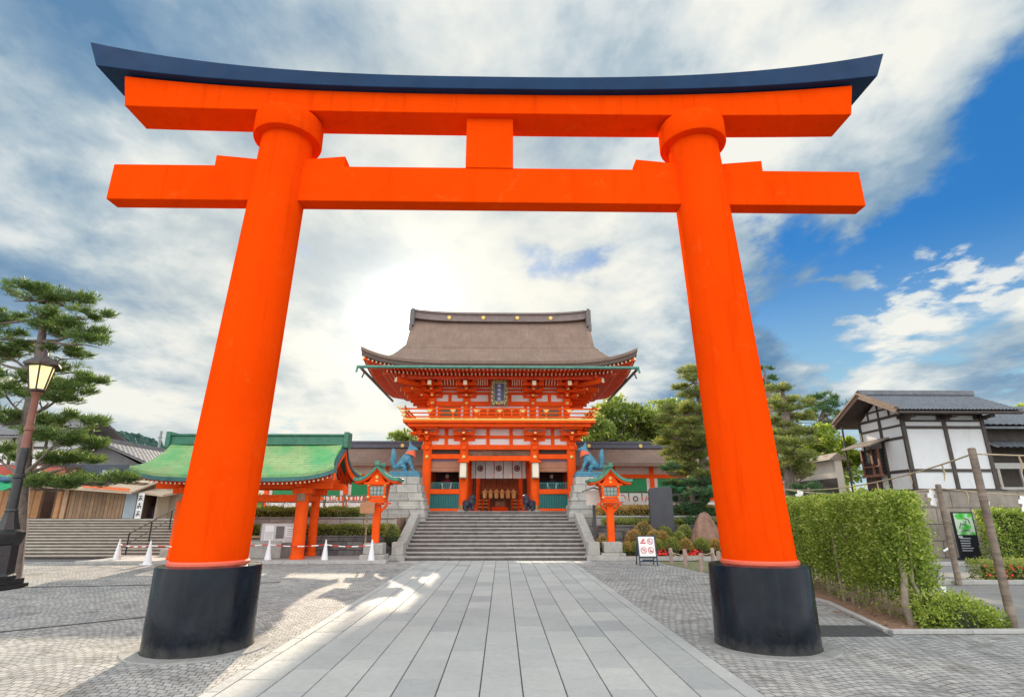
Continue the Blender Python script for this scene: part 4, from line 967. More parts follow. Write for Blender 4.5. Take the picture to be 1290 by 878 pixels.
def pine(name, label, trunk, tr, pads, m, cat='pine tree', tuft=.24, dens=150, group=None, bark=None):
    """trunk = list of points, tr = radii, pads = (x, y, z, rx, rz) flat needle pads carried by limbs"""
    base = trunk[0]; t = thing(name, label, cat, base, group)
    b = MB(); b.tube(trunk, tr, 12)
    P_, D_, L_, T_ = [], [], [], []
    ts = [Vector(p) for p in trunk]
    for (x, y, z, rx, rz) in pads:
        c = Vector((x, y, z - rz * .6)); j = min(range(len(ts)), key=lambda i: abs(ts[i].z - (z - rx * .35))); a = ts[j]
        mid = a.lerp(c, .55) + Vector((0, 0, -.06 * rx)); b.tube([a, mid, c], [max(.03, min(tr[j] * .5, .035 + .05 * rx)), .03 + .02 * rx, .018], 7)
        for q in range(max(3, int(rx * 5))):
            an = rnd.uniform(0, 6.283); e = c + Vector((math.cos(an) * rx * .8, math.sin(an) * rx * .7, rz * rnd.uniform(.0, .8))); b.tube([mid.lerp(c, rnd.uniform(.2, 1)), c.lerp(e, .5) + Vector((0, 0, .0)), e], [.022, .016, .008], 5)
        n = int(dens * max(.35, rx * rx) * 1.6)
        # tufts gather in clumps so that the pad has gaps and an uneven edge
        nc = max(5, int(9 * rx * rx) + 5); an = rng.uniform(0, 2 * math.pi, nc); rr = np.sqrt(rng.uniform(0.02, 1, nc))
        cc = np.stack([np.cos(an) * rr * rx, np.sin(an) * rr * rx * .85, rng.uniform(-.3, .75, nc) * rz * (1.15 - rr * rr * .8)], 1) + np.array((x, y, z))
        ci = rng.integers(0, nc, n); cs = rng.uniform(.55, 1.2, nc)
        p = cc[ci] + unit(n) * rng.uniform(.1, 1, n)[:, None] ** .6 * np.array((.27, .27, .13)) * (cs[ci] * min(1.4, rx ** .5 + .25))[:, None]
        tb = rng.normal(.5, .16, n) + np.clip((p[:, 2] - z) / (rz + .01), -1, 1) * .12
        for q in range(7):
            d = unit(n); d[:, 2] = np.abs(d[:, 2]) * .9 + .12; d[:, :2] += (p[:, :2] - np.array((x, y))) / (rx + .1) * .4
            P_.append(p + unit(n) * .02); D_.append(d); L_.append(rng.uniform(.65, 1.15, n) * tuft); T_.append(tb + rng.normal(0, .1, n))
    b.build('trunk', bark or BARKP, t, smooth=50)
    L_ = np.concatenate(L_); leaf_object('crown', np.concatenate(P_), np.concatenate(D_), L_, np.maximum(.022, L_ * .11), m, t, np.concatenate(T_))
    return t
def broadleaf(name, label, base, height, blobs, m, leaf=.3, per=900, group=None, cat='tree'):
    """blobs = (x, y, z, r): leafy clumps on forking limbs"""
    t = thing(name, label, cat, base, group); b = MB(); bx_ = Vector(base); top = bx_ + Vector((0, 0, height * .55))
    b.tube([bx_, bx_.lerp(top, .5) + Vector((.1, 0, 0)), top], [height * .035, height * .028, height * .018], 10)
    P_, D_, T_ = [], [], []
    for (x, y, z, r) in blobs:
        c = Vector((x, y, z)); s = bx_.lerp(top, rnd.uniform(.55, 1)); b.tube([s, s.lerp(c, .5) + Vector((0, 0, r * .1)), c], [height * .014, height * .009, .03], 6)
        k = 7; sub = unit(k) * r * .62; sub[:, 2] *= .8
        for q in range(k):
            rs = r * rnd.uniform(.38, .60); n = int(per / k * rnd.uniform(.7, 1.3))
            p, u = blob_points(np.array((x, y, z)) + sub[q], (rs, rs, rs * .8), n, .45, 1.1)
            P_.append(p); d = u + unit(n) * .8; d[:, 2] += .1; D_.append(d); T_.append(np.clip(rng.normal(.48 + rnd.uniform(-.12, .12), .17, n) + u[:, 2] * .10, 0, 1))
    b.build('trunk', BARKD, t, smooth=50)
    P_ = np.concatenate(P_); n = len(P_); L = rng.uniform(.6, 1.2, n) * leaf
    leaf_object('crown', P_, np.concatenate(D_), L, L * .62, m, t, np.concatenate(T_)); return t
def hedge_box(name, label, corners, z0, z1, n, m, leaf=.06, cat='hedge', stems=True, group=None, bare=.0, rough=.07, kind=None):
    """clipped hedge over a four-cornered footprint: leaves in a shell on top and sides, stems inside"""
    c = [Vector((x, y, 0)) for x, y in corners]; ctr = sum(c, Vector()) / 4
    t = thing(name, label, cat, (ctr.x, ctr.y, z0), group, kind); P_, D_ = [], []
    per = sum((c[i] - c[i - 1]).length for i in range(4)) * (z1 - z0); ta = (c[1] - c[0]).length * (c[2] - c[1]).length; tot = per + ta
    for i in range(4):
        a, d = c[i - 1], c[i]; k = int(n * (d - a).length * (z1 - z0) / tot); e = np.array((d - a).normalized()); nr_ = np.cross(e, (0, 0, 1)); nr_ = nr_ if np.dot(nr_, np.array((a + d) / 2 - ctr)) > 0 else -nr_
        u = rng.uniform(0, 1, k); v = rng.uniform(0, 1, k) ** .9; keep = rng.uniform(0, 1, k) < np.clip((v - bare * .6) / (bare * .9 + .01), .10, 1); u, v = u[keep], v[keep]; k = len(u)
        bump = .10 * np.sin(u * (d - a).length * 3.1 + i) * np.sin(v * 5 + u * 9) + .06 * np.sin(u * (d - a).length * 9.7 + v * 11)
        p = np.array(a)[None] + u[:, None] * np.array(d - a)[None] + nr_[None] * (bump + rng.normal(-.08, rough, k))[:, None]; p[:, 2] = z0 + v * (z1 - z0) + rng.normal(0, .02, k)
        P_.append(p); D_.append(nr_[None] * .8 + unit(k) * .9 + np.array((0, 0, .35)))
    k = int(n * ta / tot * 1.3); u, v = rng.uniform(0, 1, k), rng.uniform(0, 1, k)
    p = ((1 - u) * (1 - v))[:, None] * np.array(c[0]) + (u * (1 - v))[:, None] * np.array(c[1]) + (u * v)[:, None] * np.array(c[2]) + ((1 - u) * v)[:, None] * np.array(c[3])
    p[:, 2] = z1 + .035 * np.sin(p[:, 0] * 4 + p[:, 1] * 3) + rng.normal(-.03, .045, k); P_.append(p); D_.append(unit(k) * .8 + np.array((0, 0, .9)))
    P_, D_ = np.concatenate(P_), np.concatenate(D_); L = rng.uniform(.6, 1.3, len(P_)) * leaf
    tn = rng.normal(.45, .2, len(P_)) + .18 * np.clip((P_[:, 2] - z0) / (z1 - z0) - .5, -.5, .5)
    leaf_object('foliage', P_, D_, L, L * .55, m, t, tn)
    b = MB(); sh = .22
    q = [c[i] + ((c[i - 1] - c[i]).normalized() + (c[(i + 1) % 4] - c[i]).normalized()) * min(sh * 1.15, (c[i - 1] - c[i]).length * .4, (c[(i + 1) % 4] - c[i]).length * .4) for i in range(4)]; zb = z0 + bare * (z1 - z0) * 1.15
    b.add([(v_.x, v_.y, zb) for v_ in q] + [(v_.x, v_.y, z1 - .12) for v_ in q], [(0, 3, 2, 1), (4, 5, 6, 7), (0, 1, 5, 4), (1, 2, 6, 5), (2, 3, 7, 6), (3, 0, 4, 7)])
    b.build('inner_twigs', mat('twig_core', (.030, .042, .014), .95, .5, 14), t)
    if stems:
        b = MB()
        for i in range(int(per / (z1 - z0) * 4)):
            u, v = rnd.random(), rnd.random(); p = c[0].lerp(c[1], u).lerp(c[3].lerp(c[2], u), v); r_ = rnd.choice((.012, .018, .025, .035))
            p0 = Vector((p.x, p.y, z0)); b.tube([p0, p0 + Vector((rnd.uniform(-.06, .06), rnd.uniform(-.06, .06), (z1 - z0) * .3)), p0 + Vector((rnd.uniform(-.15, .15), rnd.uniform(-.15, .15), (z1 - z0) * .75))], [r_, r_ * .8, r_ * .4], 5)
        b.build('stems', mat('pale_stem', (.30, .25, .17), .9, .25, 9), t, smooth=60)
    return t
def bush(name, label, c, r, m, n=1500, leaf=.07, sh=(.80, 1.04), group=None, cat='shrub', flowers=0, kind=None, lobes=None):
    t = thing(name, label, cat, (c[0], c[1], c[2]), group, kind)
    k = 14; u = unit(k); u[:, 2] = np.abs(u[:, 2])
    p, d = blob_points((c[0], c[1], c[2]), r, n, sh[0], sh[1], up=-.05)
    if lobes:
        pp_, dd_ = [], []
        for lx, ly, lz, lr in lobes: a_, b_ = blob_points((c[0] + lx * r[0], c[1] + ly * r[1], c[2] + lz * r[2]), (lr * r[0], lr * r[1], lr * r[2]), int(n / len(lobes)), .55, 1.1); pp_.append(a_); dd_.append(b_)
        p, d = np.concatenate(pp_), np.concatenate(dd_); p[:, 2] = np.maximum(p[:, 2], c[2] - .08)
        n = len(p)
    w_ = 1 + .06 * np.sin(d[:, 0] * 5 + c[0] * 3) * np.sin(d[:, 1] * 6 + c[1]); p = np.array(c) + (p - np.array(c)) * w_[:, None]
    L = rng.uniform(.6, 1.3, n) * leaf
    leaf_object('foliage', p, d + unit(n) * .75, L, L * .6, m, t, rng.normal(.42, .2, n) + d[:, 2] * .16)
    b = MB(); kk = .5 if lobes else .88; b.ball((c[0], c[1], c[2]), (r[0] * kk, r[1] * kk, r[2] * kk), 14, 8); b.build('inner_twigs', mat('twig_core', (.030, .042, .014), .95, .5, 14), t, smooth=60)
    if flowers:
        p, d = blob_points((c[0], c[1], c[2]), r, flowers, 1.0, 1.08, up=0); 
        leaf_object('flowers', p, d + unit(flowers) * .8, np.full(flowers, leaf * .9), np.full(flowers, leaf * .8), FLOW, t, kind='stuff')
    return t

# ------------------------------------------------------------------ green roofed water pavilion
PVX, PVY = -10.95, 25.1
pav = thing('water_pavilion', 'open water pavilion with green copper roof and orange posts', 'pavilion', (PVX, PVY, .12))
HXE, HXR, HD = 4.12, 3.85, 2.25
def pz(d): return 3.42 + 1.55 * (max(0, 1 - d / HD)) ** 1.35
def pfn(u, v):
    y = (2 * v - 1); d = abs(y) * HD; xx = (2 * u - 1); hx = HXR + (HXE - HXR) * (d / HD) ** 2 - .12 * math.sin(math.pi * d / HD)
    return (PVX + hx * xx, PVY + y * HD, pz(d) + .26 * abs(xx) ** 5 * (d / HD) ** 1.5 + .10 * abs(xx) ** 6)
def copper_seams(b_, pos, c, r_):
    s = b_.n('ShaderNodeSeparateXYZ'); b_.put(s.inputs[0], pos); t = b_.m('FRACT', b_.m('DIVIDE', s.outputs[2], .115)); e = b_.ss(t, .86, .97)
    e2 = b_.ss(b_.m('ABSOLUTE', b_.m('SUBTRACT', b_.m('FRACT', b_.m('DIVIDE', b_.m('ADD', s.outputs[0], b_.m('MULTIPLY', b_.m('FLOOR', b_.m('DIVIDE', s.outputs[2], .115)), .37)), .9)), .5)), .485, .497)
    e = b_.m('MAXIMUM', e, e2)
    big = b_.ss(b_.noise(pos, .45, 4, .6), .42, .66)
    c2 = b_.mix(big, c, (.10, .38, .14)); c2 = b_.mix(b_.ss(b_.noise(pos, 1.6, 6, .7, 1.0), .55, .68, 0, .5), c2, (.09, .30, .22)); c2 = b_.mix(b_.m('MULTIPLY', e, .6), c2, (.06, .14, .06), 'MIX')
    return c2, b_.m('SUBTRACT', 1.0, e), r_
GROOF = mat('green_copper_roof', (.30, .42, .18), .6, .16, 1.2, bump=.008, spec=.3, fn=copper_seams)
b = MB(); b.slab(pfn, 32, 36, .12); b.build('roof', GROOF, pav, smooth=50)
b = MB(); b.slab(lambda u, v: tuple(np.array(pfn(u, v)) * np.array((1, 1, 1)) + np.array(((2 * u - 1) * .05, (2 * v - 1) * .05, -.125))), 32, 36, .15); b.build('roof_edge', TEALC, pav, smooth=40)
b = MB(); b.box(PVX - 3.86, PVX + 3.86, PVY - .24, PVY + .24, 4.85, 5.24); b.box(PVX - 3.92, PVX + 3.92, PVY - .30, PVY + .30, 5.242, 5.33)
for s in (-1, 1): b.box(PVX + s * 3.95 - .10, PVX + s * 3.95 + .10, PVY - .34, PVY + .34, 4.72, 5.42)
b.build('ridge', mat('ridge_green', (.04, .17, .11), .5, .25, 3), pav, bevel=.02)
b = MB()
for s in (-1, 1):
    for tsg in (-1, 1):
        b = MB(); pts = []
        for i in range(13):
            d = HD * i / 12; p = pfn(1 if s > 0 else 0, .5 + tsg * d / HD / 2); pts.append(Vector((p[0] + s * .03, p[1], p[2] - .42)))
        b.mi = 0
        for p, q in zip(pts[:-1], pts[1:]): b.beam(p, q + (q - p) * .04, .07, .30)
        b.mi = 1
        for p, q in zip(pts[:-1], pts[1:]): b.beam(p + Vector((s * .045, 0, .17)), q + (q - p) * .04 + Vector((s * .045, 0, .17)), .09, .13)
        b.build('gable_board', [ORNG, mat('slate_teal', (.045, .11, .14), .5, .15)], pav)
for s in (-1, 1):
    b = MB(); xg = PVX + s * 3.2; b.prism([(PVY - 1.5, 3.35), (PVY + 1.5, 3.35), (PVY + .5, 4.1), (PVY, 4.75), (PVY - .5, 4.1)], 'x', xg - .04, xg + .04); b.build('gable_wall', mat('gable_pink', (.62, .36, .30), .8), pav)
    b = MB(); b.box(xg - .08, xg + .08, PVY - .1, PVY + .1, 3.3, 4.7); b.box(xg - .09, xg + .09, PVY - 1.7, PVY + 1.7, 3.2, 3.42); b.build('gable_strut', ORNG, pav)
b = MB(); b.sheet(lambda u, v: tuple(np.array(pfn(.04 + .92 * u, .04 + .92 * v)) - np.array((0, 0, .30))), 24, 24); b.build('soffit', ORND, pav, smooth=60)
b = MB()
for i in range(44):
    x = PVX - 3.85 + 7.7 * i / 43
    for s in (-1, 1):
        y0 = PVY + s * (HD - .10); p0 = pfn((x - PVX) / (2 * HXE) + .5, .5 + s * .5 * (HD - .1) / HD); p1_ = pfn((x - PVX) / (2 * HXE) + .5, .5 + s * .5 * (HD - 1.1) / HD)
        b.mi = 0; b.beam((x, y0, p0[2] - .36), (x, PVY + s * (HD - 1.1), p1_[2] - .36), .07, .09); b.mi = 1; b.beam((x, y0 + s * .012, p0[2] - .36), (x, y0, p0[2] - .36), .06, .08)
b.build('rafters', [ORNG, CREAM], pav)
b = MB()
for s in (-1, 1): b.box(PVX - 4.05, PVX + 4.05, PVY + s * (HD - .25) - .06, PVY + s * (HD - .25) + .06, 3.02, 3.16) if False else None
for y in (-.85, .85): b.box(PVX - 3.7, PVX + 3.7, PVY + y - .13, PVY + y + .13, 2.92, 3.2); b.box(PVX - 2.6, PVX + 2.6, PVY + y - .10, PVY + y + .10, 2.40, 2.68)
for x in (-2.5, 0, 2.5): b.box(PVX + x - .12, PVX + x + .12, PVY - 1.55, PVY + 1.55, 3.0, 3.24); b.box(PVX + x - .1, PVX + x + .1, PVY - .85, PVY + .85, 2.42, 2.64)
b.build('beams', ORNG, pav, bevel=.012)
for x in (-2.5, 2.5):
    for y, r_ in ((-.85, .265), (.85, .195)):
        b = MB(); b.lathe([(r_ + .04, 0), (r_ + .04, .10), (r_, .14), (r_ * .95, 2.85)], (PVX + x, PVY + y, .12), 20); c = b.build('column', ORNG, pav, smooth=35)
        b = MB(); b.box(PVX + x - .42, PVX + x + .42, PVY + y - .2, PVY + y + .2, 2.7, 2.95); b.build('capital', ORNG, c, bevel=.02)
        if y < 0: b = MB(); b.box(PVX + x - .17, PVX + x + .17, PVY + y - r_ - .025, PVY + y - r_ + .05, 2.42, 2.72); b.build('plate', WOOD, c)
basin = thing('water_basin', 'long grey stone water basin under the green roof', 'basin', (PVX + .6, PVY + .1, .12))
b = MB(); x0, x1, y0, y1 = PVX - 1.6, PVX + 1.7, PVY - .55, PVY + .75
for q in ((x0, x1, y0, y0 + .15), (x0, x1, y1 - .15, y1), (x0, x0 + .15, y0 + .15, y1 - .15), (x1 - .15, x1, y0 + .15, y1 - .15)): b.box(*q, .12, .82)
b.box(x0 + .15, x1 - .15, y0 + .15, y1 - .15, .12, .2); b.build('trough', STON, basin, bevel=.03)
b = MB(); b.add([(x0 + .14, y0 + .14, .72), (x1 - .14, y0 + .14, .72), (x1 - .14, y1 - .14, .72), (x0 + .14, y1 - .14, .72)], [(0, 1, 2, 3)]); b.build('water', mat('basin_water', (.03, .045, .045), .05, .1), basin)
b = MB(); b.tube([(x0 - .2, y0 + .3, .95), (x1 + .2, y0 + .3, .95)], .035, 8); b.tube([(x0 - .2, y1 - .3, .95), (x1 + .2, y1 - .3, .95)], .035, 8)
for x in (x0, x1): b.box(x - .04, x + .04, y0 + .2, y1 - .2, .80, .92)
b.build('dipper_rail', mat('bamboo', (.48, .33, .15), .5, .1), basin, smooth=40)
sgn = thing('notice_board', 'pale grey notice board with printed panels beside the water basin', 'notice board', (-9.3, 24.75, .12))
xa, xb = at(333, 640, 24.6).x, at(379, 640, 24.6).x; za, zb = at(350, 683, 24.6).z, at(350, 659, 24.6).z
b = MB(); b.box(xa, xb, 24.58, 24.63, za, zb); b.build('panel', mat('board_grey', (.56, .55, .55), .6), sgn)
b = MB(); b.box(xa - .04, xb + .04, 24.56, 24.65, za - .05, za); b.box(xa - .04, xa, 24.56, 24.65, .12, zb); b.box(xb, xb + .04, 24.56, 24.65, .12, zb); b.build('frame', GREYW, sgn)
b = MB(); wd = xb - xa
for (u0, u1, v0, v1, k) in ((.10, .34, .55, .9, 0), (.10, .34, .12, .48, 0), (.40, .62, .2, .85, 1), (.66, .92, .3, .8, 0)):
    b.mi = k; b.box(xa + wd * u0, xa + wd * u1, 24.570, 24.579, za + (zb - za) * v0, za + (zb - za) * v1)
b.mi = 1
for i in range(5): b.box(xa + wd * .12, xa + wd * .32, 24.565, 24.569, za + (zb - za) * (.18 + .06 * i), za + (zb - za) * (.20 + .06 * i))
for i in range(4): b.box(xa + wd * .69, xa + wd * .89, 24.565, 24.569, za + (zb - za) * (.38 + .1 * i), za + (zb - za) * (.41 + .1 * i))
b.build('print', [PAPER, mat('print_grey', (.13, .12, .12), .6)], sgn)

# ------------------------------------------------------------------ orange lanterns
def lantern(x, y, label, z0=0.0):
    t = thing('post_lantern', label, 'lantern', (x, y, z0), 'orange lanterns flanking the steps')
    b = MB(); b.box(x - .52, x + .52, y - .48, y + .48, z0, z0 + .30); b.box(x - .40, x + .40, y - .38, y + .38, z0 + .30, z0 + .74); b.build('stone_base', STON, t, bevel=.04)
    b = MB(); b.box(x - .145, x + .145, y - .145, y + .145, z0 + .74, z0 + 2.34); b.build('post', ORNG, t, bevel=.012)
    b = MB()
    for i in range(2): b.box(x - .25 - .11 * i, x + .25 + .11 * i, y - .25 - .11 * i, y + .25 + .11 * i, z0 + 2.26 + .09 * i, z0 + 2.34 + .09 * i)
    for s in (-1, 1): b.box(x + s * .46 - .08, x + s * .46 + .08, y - .1, y + .1, z0 + 2.28, z0 + 2.36); b.beam((x + s * .12, y, z0 + 1.95), (x + s * .4, y, z0 + 2.27), .09, .1)
    b.build('tray', ORNG, t, bevel=.008)
    b = MB(); zb, zt = z0 + 2.45, z0 + 3.10; h0, h1 = .30, .37
    for s in (-1, 1):
        for q in (-1, 1): b.beam((x + s * h0, y + q * h0, zb), (x + s * h1, y + q * h1, zt), .085, .085)
    for (zz, hw) in ((zb + .03, h0), (zt - .03, h1), (zb + .14, h0 + .01)):
        for s in (-1, 1): b.beam((x - hw, y + s * hw, zz), (x + hw, y + s * hw, zz), .07, .08); b.beam((x + s * hw, y - hw, zz), (x + s * hw, y + hw, zz), .07, .08)
    b.build('lamp_frame', ORNG, t)
    b = MB(); hh0, hh1 = h0 - .035, h1 - .035
    b.add([(x - hh0, y - hh0, zb + .06), (x + hh0, y - hh0, zb + .06), (x + hh0, y + hh0, zb + .06), (x - hh0, y + hh0, zb + .06), (x - hh1, y - hh1, zt), (x + hh1, y - hh1, zt), (x + hh1, y + hh1, zt), (x - hh1, y + hh1, zt)], [(0, 1, 5, 4), (1, 2, 6, 5), (2, 3, 7, 6), (3, 0, 4, 7), (0, 3, 2, 1)])
    b.build('lamp_pane', mat('frosted_pane', (.50, .58, .56), .25, .05), t)
    b = MB()
    for i in range(3):
        u = -1 + (i + 1) / 2
        b.beam((x + u * .3 * .95, y - h0 - .012, zb + .18), (x + u * .34 * .95, y - h1 + .02, zt - .05), .022, .02); b.beam((x + h0 + .012, y + u * .3, zb + .18), (x + h1 - .02, y + u * .34, zt - .05), .022, .02); b.beam((x - h0 - .012, y + u * .3, zb + .18), (x - h1 + .02, y + u * .34, zt - .05), .022, .02)
    for k in (.38, .62): hw = h0 + (h1 - h0) * k; zz = zb + (zt - zb) * k; b.beam((x - hw, y - hw - .005, zz), (x + hw, y - hw - .005, zz), .02, .022); b.beam((x + hw + .005, y - hw, zz), (x + hw + .005, y + hw, zz), .02, .022); b.beam((x - hw - .005, y - hw, zz), (x - hw - .005, y + hw, zz), .02, .022)
    b.build('glazing_bars', mat('bar_green', (.05, .22, .16), .5), t)
    b = MB()
    for s in (-1, 1):
        for zz in (zb + .14, zt - .03): b.box(x + s * h1 * .92 - .05, x + s * h1 * .92 + .05, y - h1 - .06, y - h1 + .02, zz - .04, zz + .04)
    b.build('corner_fitting', GOLD, t)
    # gabled roof with swept eaves: ridge runs front to back
    b = MB(); W = .95
    def rf(u, v):
        s = 2 * u - 1; a = abs(s); return (x + s * W, y - .62 + 1.24 * v, z0 + 3.86 - .62 * (1 - (1 - a) ** 1.9) + .10 * a ** 3.5 + .05 * abs(2 * v - 1) ** 3)
    b.slab(rf, 28, 8, .13); b.build('lamp_roof', mat('lantern_green', (.045, .22, .15), .42, .2, 5, stain=(.14, .40, .28), stain_amt=.6), t, smooth=50)
    b = MB(); b.slab(lambda u, v: tuple(np.array(rf(.03 + .94 * u, .04 + .92 * v)) - np.array((0, 0, .135))), 24, 6, .07); b.build('roof_lining', ORNG, t, smooth=50)
    b = MB(); b.prism([(x - .42, z0 + 3.10), (x + .42, z0 + 3.10), (x + .16, z0 + 3.5), (x, z0 + 3.68), (x - .16, z0 + 3.5)], 'y', y - .45, y + .45); b.box(x - .52, x + .52, y - .5, y + .5, z0 + 3.09, z0 + 3.19); b.build('roof_gable', ORNG, t)
    b = MB(); b.lathe([(.07, 0), (.07, .03)], (0, 0, 0), 10); b.v = [(x + p[0], y - .455 - p[2], z0 + 3.4 + p[1]) for p in b.v]; b.box(x - .05, x + .05, y - .47, y - .452, z0 + 3.2, z0 + 3.28); b.build('gilt_boss', GOLD, t)
    b = MB(); b.beam((x, y - .66, z0 + 3.92), (x, y + .66, z0 + 3.92), .12, .13); b.box(x - .09, x + .09, y - .72, y - .62, z0 + 3.86, z0 + 4.06); b.box(x - .09, x + .09, y + .62, y + .72, z0 + 3.86, z0 + 4.06); b.build('roof_ridge', MATS['lantern_green'], t, bevel=.015)
lantern(-5.30, 24.35, 'orange post lantern with green roof left of the steps')
lantern(4.76, 25.15, 'orange post lantern with green roof right of the steps')

# wooden placard on a pole, and white board on a post
t = thing('wooden_placard', 'small brown wooden placard on a thin pole beside the left lantern', 'sign', (-5.62, 24.0, 0)); p = at(463, 639, 24.0)
b = MB(); hw = .30; b.prism([(p.x - hw, p.z - .24), (p.x + hw, p.z - .24), (p.x + hw, p.z + .18), (p.x, p.z + .27), (p.x - hw, p.z + .18)], 'y', 23.97, 24.01); b.build('board', mat('placard_wood', (.42, .20, .10), .7, .15, 6), t)
b = MB(); b.tube([(p.x, 24.05, 0.0), (p.x, 24.05, p.z + .2)], .035, 8); b.build('pole', WOOD, t)
t = thing('gabled_signboard', 'white gabled signboard on dark posts beside the right lantern', 'sign', (at(749, 690, 25.9).x, 25.9, 0)); Y = 25.9
p0, p1_ = at(739, 636, Y), at(757, 618, Y); xm = (p0.x + p1_.x) / 2
b = MB(); b.box(p0.x, p1_.x, Y - .03, Y + .03, p0.z, p1_.z); b.build('board', mat('signboard_white', (.72, .69, .62), .7, .08, 3), t)
b = MB(); [b.beam((xm + s * .52, Y, p1_.z - .04), (xm, Y, p1_.z + .14), .22, .05) for s in (-1, 1)]; b.build('sign_roof', GREYW, t)
b = MB(); b.box(xm - .06, xm + .06, Y + .03, Y + .13, 0.1, p1_.z); b.build('post', mat('dark_post', (.06, .065, .075), .6), t)

# ------------------------------------------------------------------ cones and striped bars
CONES = [(-15.85, 24.35, 'white traffic cone at the left end of the barrier'), (-13.85, 23.15, 'white traffic cone just left of the left torii pillar'), (-9.52, 23.95, 'white traffic cone in front of the pavilion'),
         (-7.19, 23.85, 'white traffic cone right of the pavilion posts'), (-5.24, 23.55, 'white traffic cone below the left orange lantern')]
for i, (x, y, lb) in enumerate(CONES):
    t = thing('traffic_cone', lb, 'traffic cone', (x, y, 0), 'white traffic cones in the barrier'); k = 1.0
    b = MB(); b.lathe([(.155, .03), (.15, .06), (.028, .86), (.02, .90), (.0, .905)], (x, y, 0), 20, cap=False); b.build('cone', CONE, t, smooth=50)
    b = MB(); b.box(x - .21, x + .21, y - .21, y + .21, 0.0 if y > 24.6 else .0, .035); b.build('foot', CONE, t, bevel=.01)
for i, (a, c, lb) in enumerate(zip(CONES[:-1], CONES[1:], ('red and white barrier bar left of the left torii pillar', 'red and white barrier bar behind the left torii pillar', 'red and white barrier bar across the pavilion front', 'red and white barrier bar ending below the left lantern'))):
    b = MB(); p, q = Vector((a[0], a[1], .70)), Vector((c[0], c[1], .70)); n = max(7, int((q - p).length / .26)); 
    for j in range(n):
        f0, f1 = j / n, (j + 1) / n; sg = lambda f: Vector((0, 0, -.07 * 4 * f * (1 - f)))
        b.mi = j % 2; b.tube([p.lerp(q, f0) + sg(f0), p.lerp(q, f1) + sg(f1)], .022, 8)
    o = b.build('barrier_bar', [PAPER, REDP], smooth=60); tag(o, lb, 'barrier', 'barrier bars between the cones')

# ------------------------------------------------------------------ left flight of steps and railing
LZ = 1.60
b = MB(); n = 13
for i in range(n):
    y0 = 26.3 + 4.8 * i / n; z = LZ * (i + 1) / n; x = -27.0
    xr_ = -14.9
    while x < xr_ - .01:
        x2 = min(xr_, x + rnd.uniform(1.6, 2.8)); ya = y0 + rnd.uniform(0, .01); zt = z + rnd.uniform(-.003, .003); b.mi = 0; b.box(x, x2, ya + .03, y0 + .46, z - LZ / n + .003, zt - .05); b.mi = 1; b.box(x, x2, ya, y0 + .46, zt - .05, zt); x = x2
tag(b.build('side_steps', [mat('side_step_riser_shaded', (.15, .125, .10), .85, .2, 2.5, bump=.004, stain=(.08, .066, .055), stain_amt=.6), mat('side_step_tread_lit', (.40, .355, .30), .85, .15, 2.5, bump=.003)], bevel=.012), 'wide brownish side steps climbing to the shop street on the left', 'steps', None, 'structure')  # dark risers, light treads: shade and light put into the two stone colours
wallthing('side_terrace', [(-60, -13.42, 31.05, 60, -.02, LZ)], GRAV, 'raised ground at the head of the side steps', 'ground', 0, 'structure')
b = MB(); b.prism([(26.2, .1), (31.0, LZ - .02), (31.0, 0), (26.2, 0)], 'x', -14.88, -14.5); b.box(-15.05, -14.35, 25.9, 26.35, 0, .42)
tag(b.build('ramp_wall', STON, bevel=.015), 'sloping stone edge at the right of the side steps', 'wall')
b = MB(); b.prism([(26.2, 0), (30.5, 0), (30.5, LZ - .3)], 'x', -14.48, -13.4); tag(b.build('side_ramp', mat('ramp_brown', (.17, .13, .10), .9, .15)), 'brown earth slope right of the side steps', 'slope', None, 'structure')
t = thing('handrail', 'thin dark metal handrail up the side steps', 'railing', (-16.8, 26.6, .1))
b = MB(); rp = [Vector((-16.9, 26.5 + 4.6 * i / 3, .12 + LZ * i / 3.13)) for i in range(4)]
b.tube([q + Vector((0, 0, .92)) for q in rp], .035, 8); b.tube([q + Vector((0, 0, .48)) for q in rp], .022, 8); b.build('rail', mat('rail_brown', (.16, .13, .11), .5), t, smooth=50)
for q in rp: b = MB(); b.tube([q - Vector((0, 0, .05)), q + Vector((0, 0, .92))], .033, 8); b.build('post', BLKM, t, smooth=50)

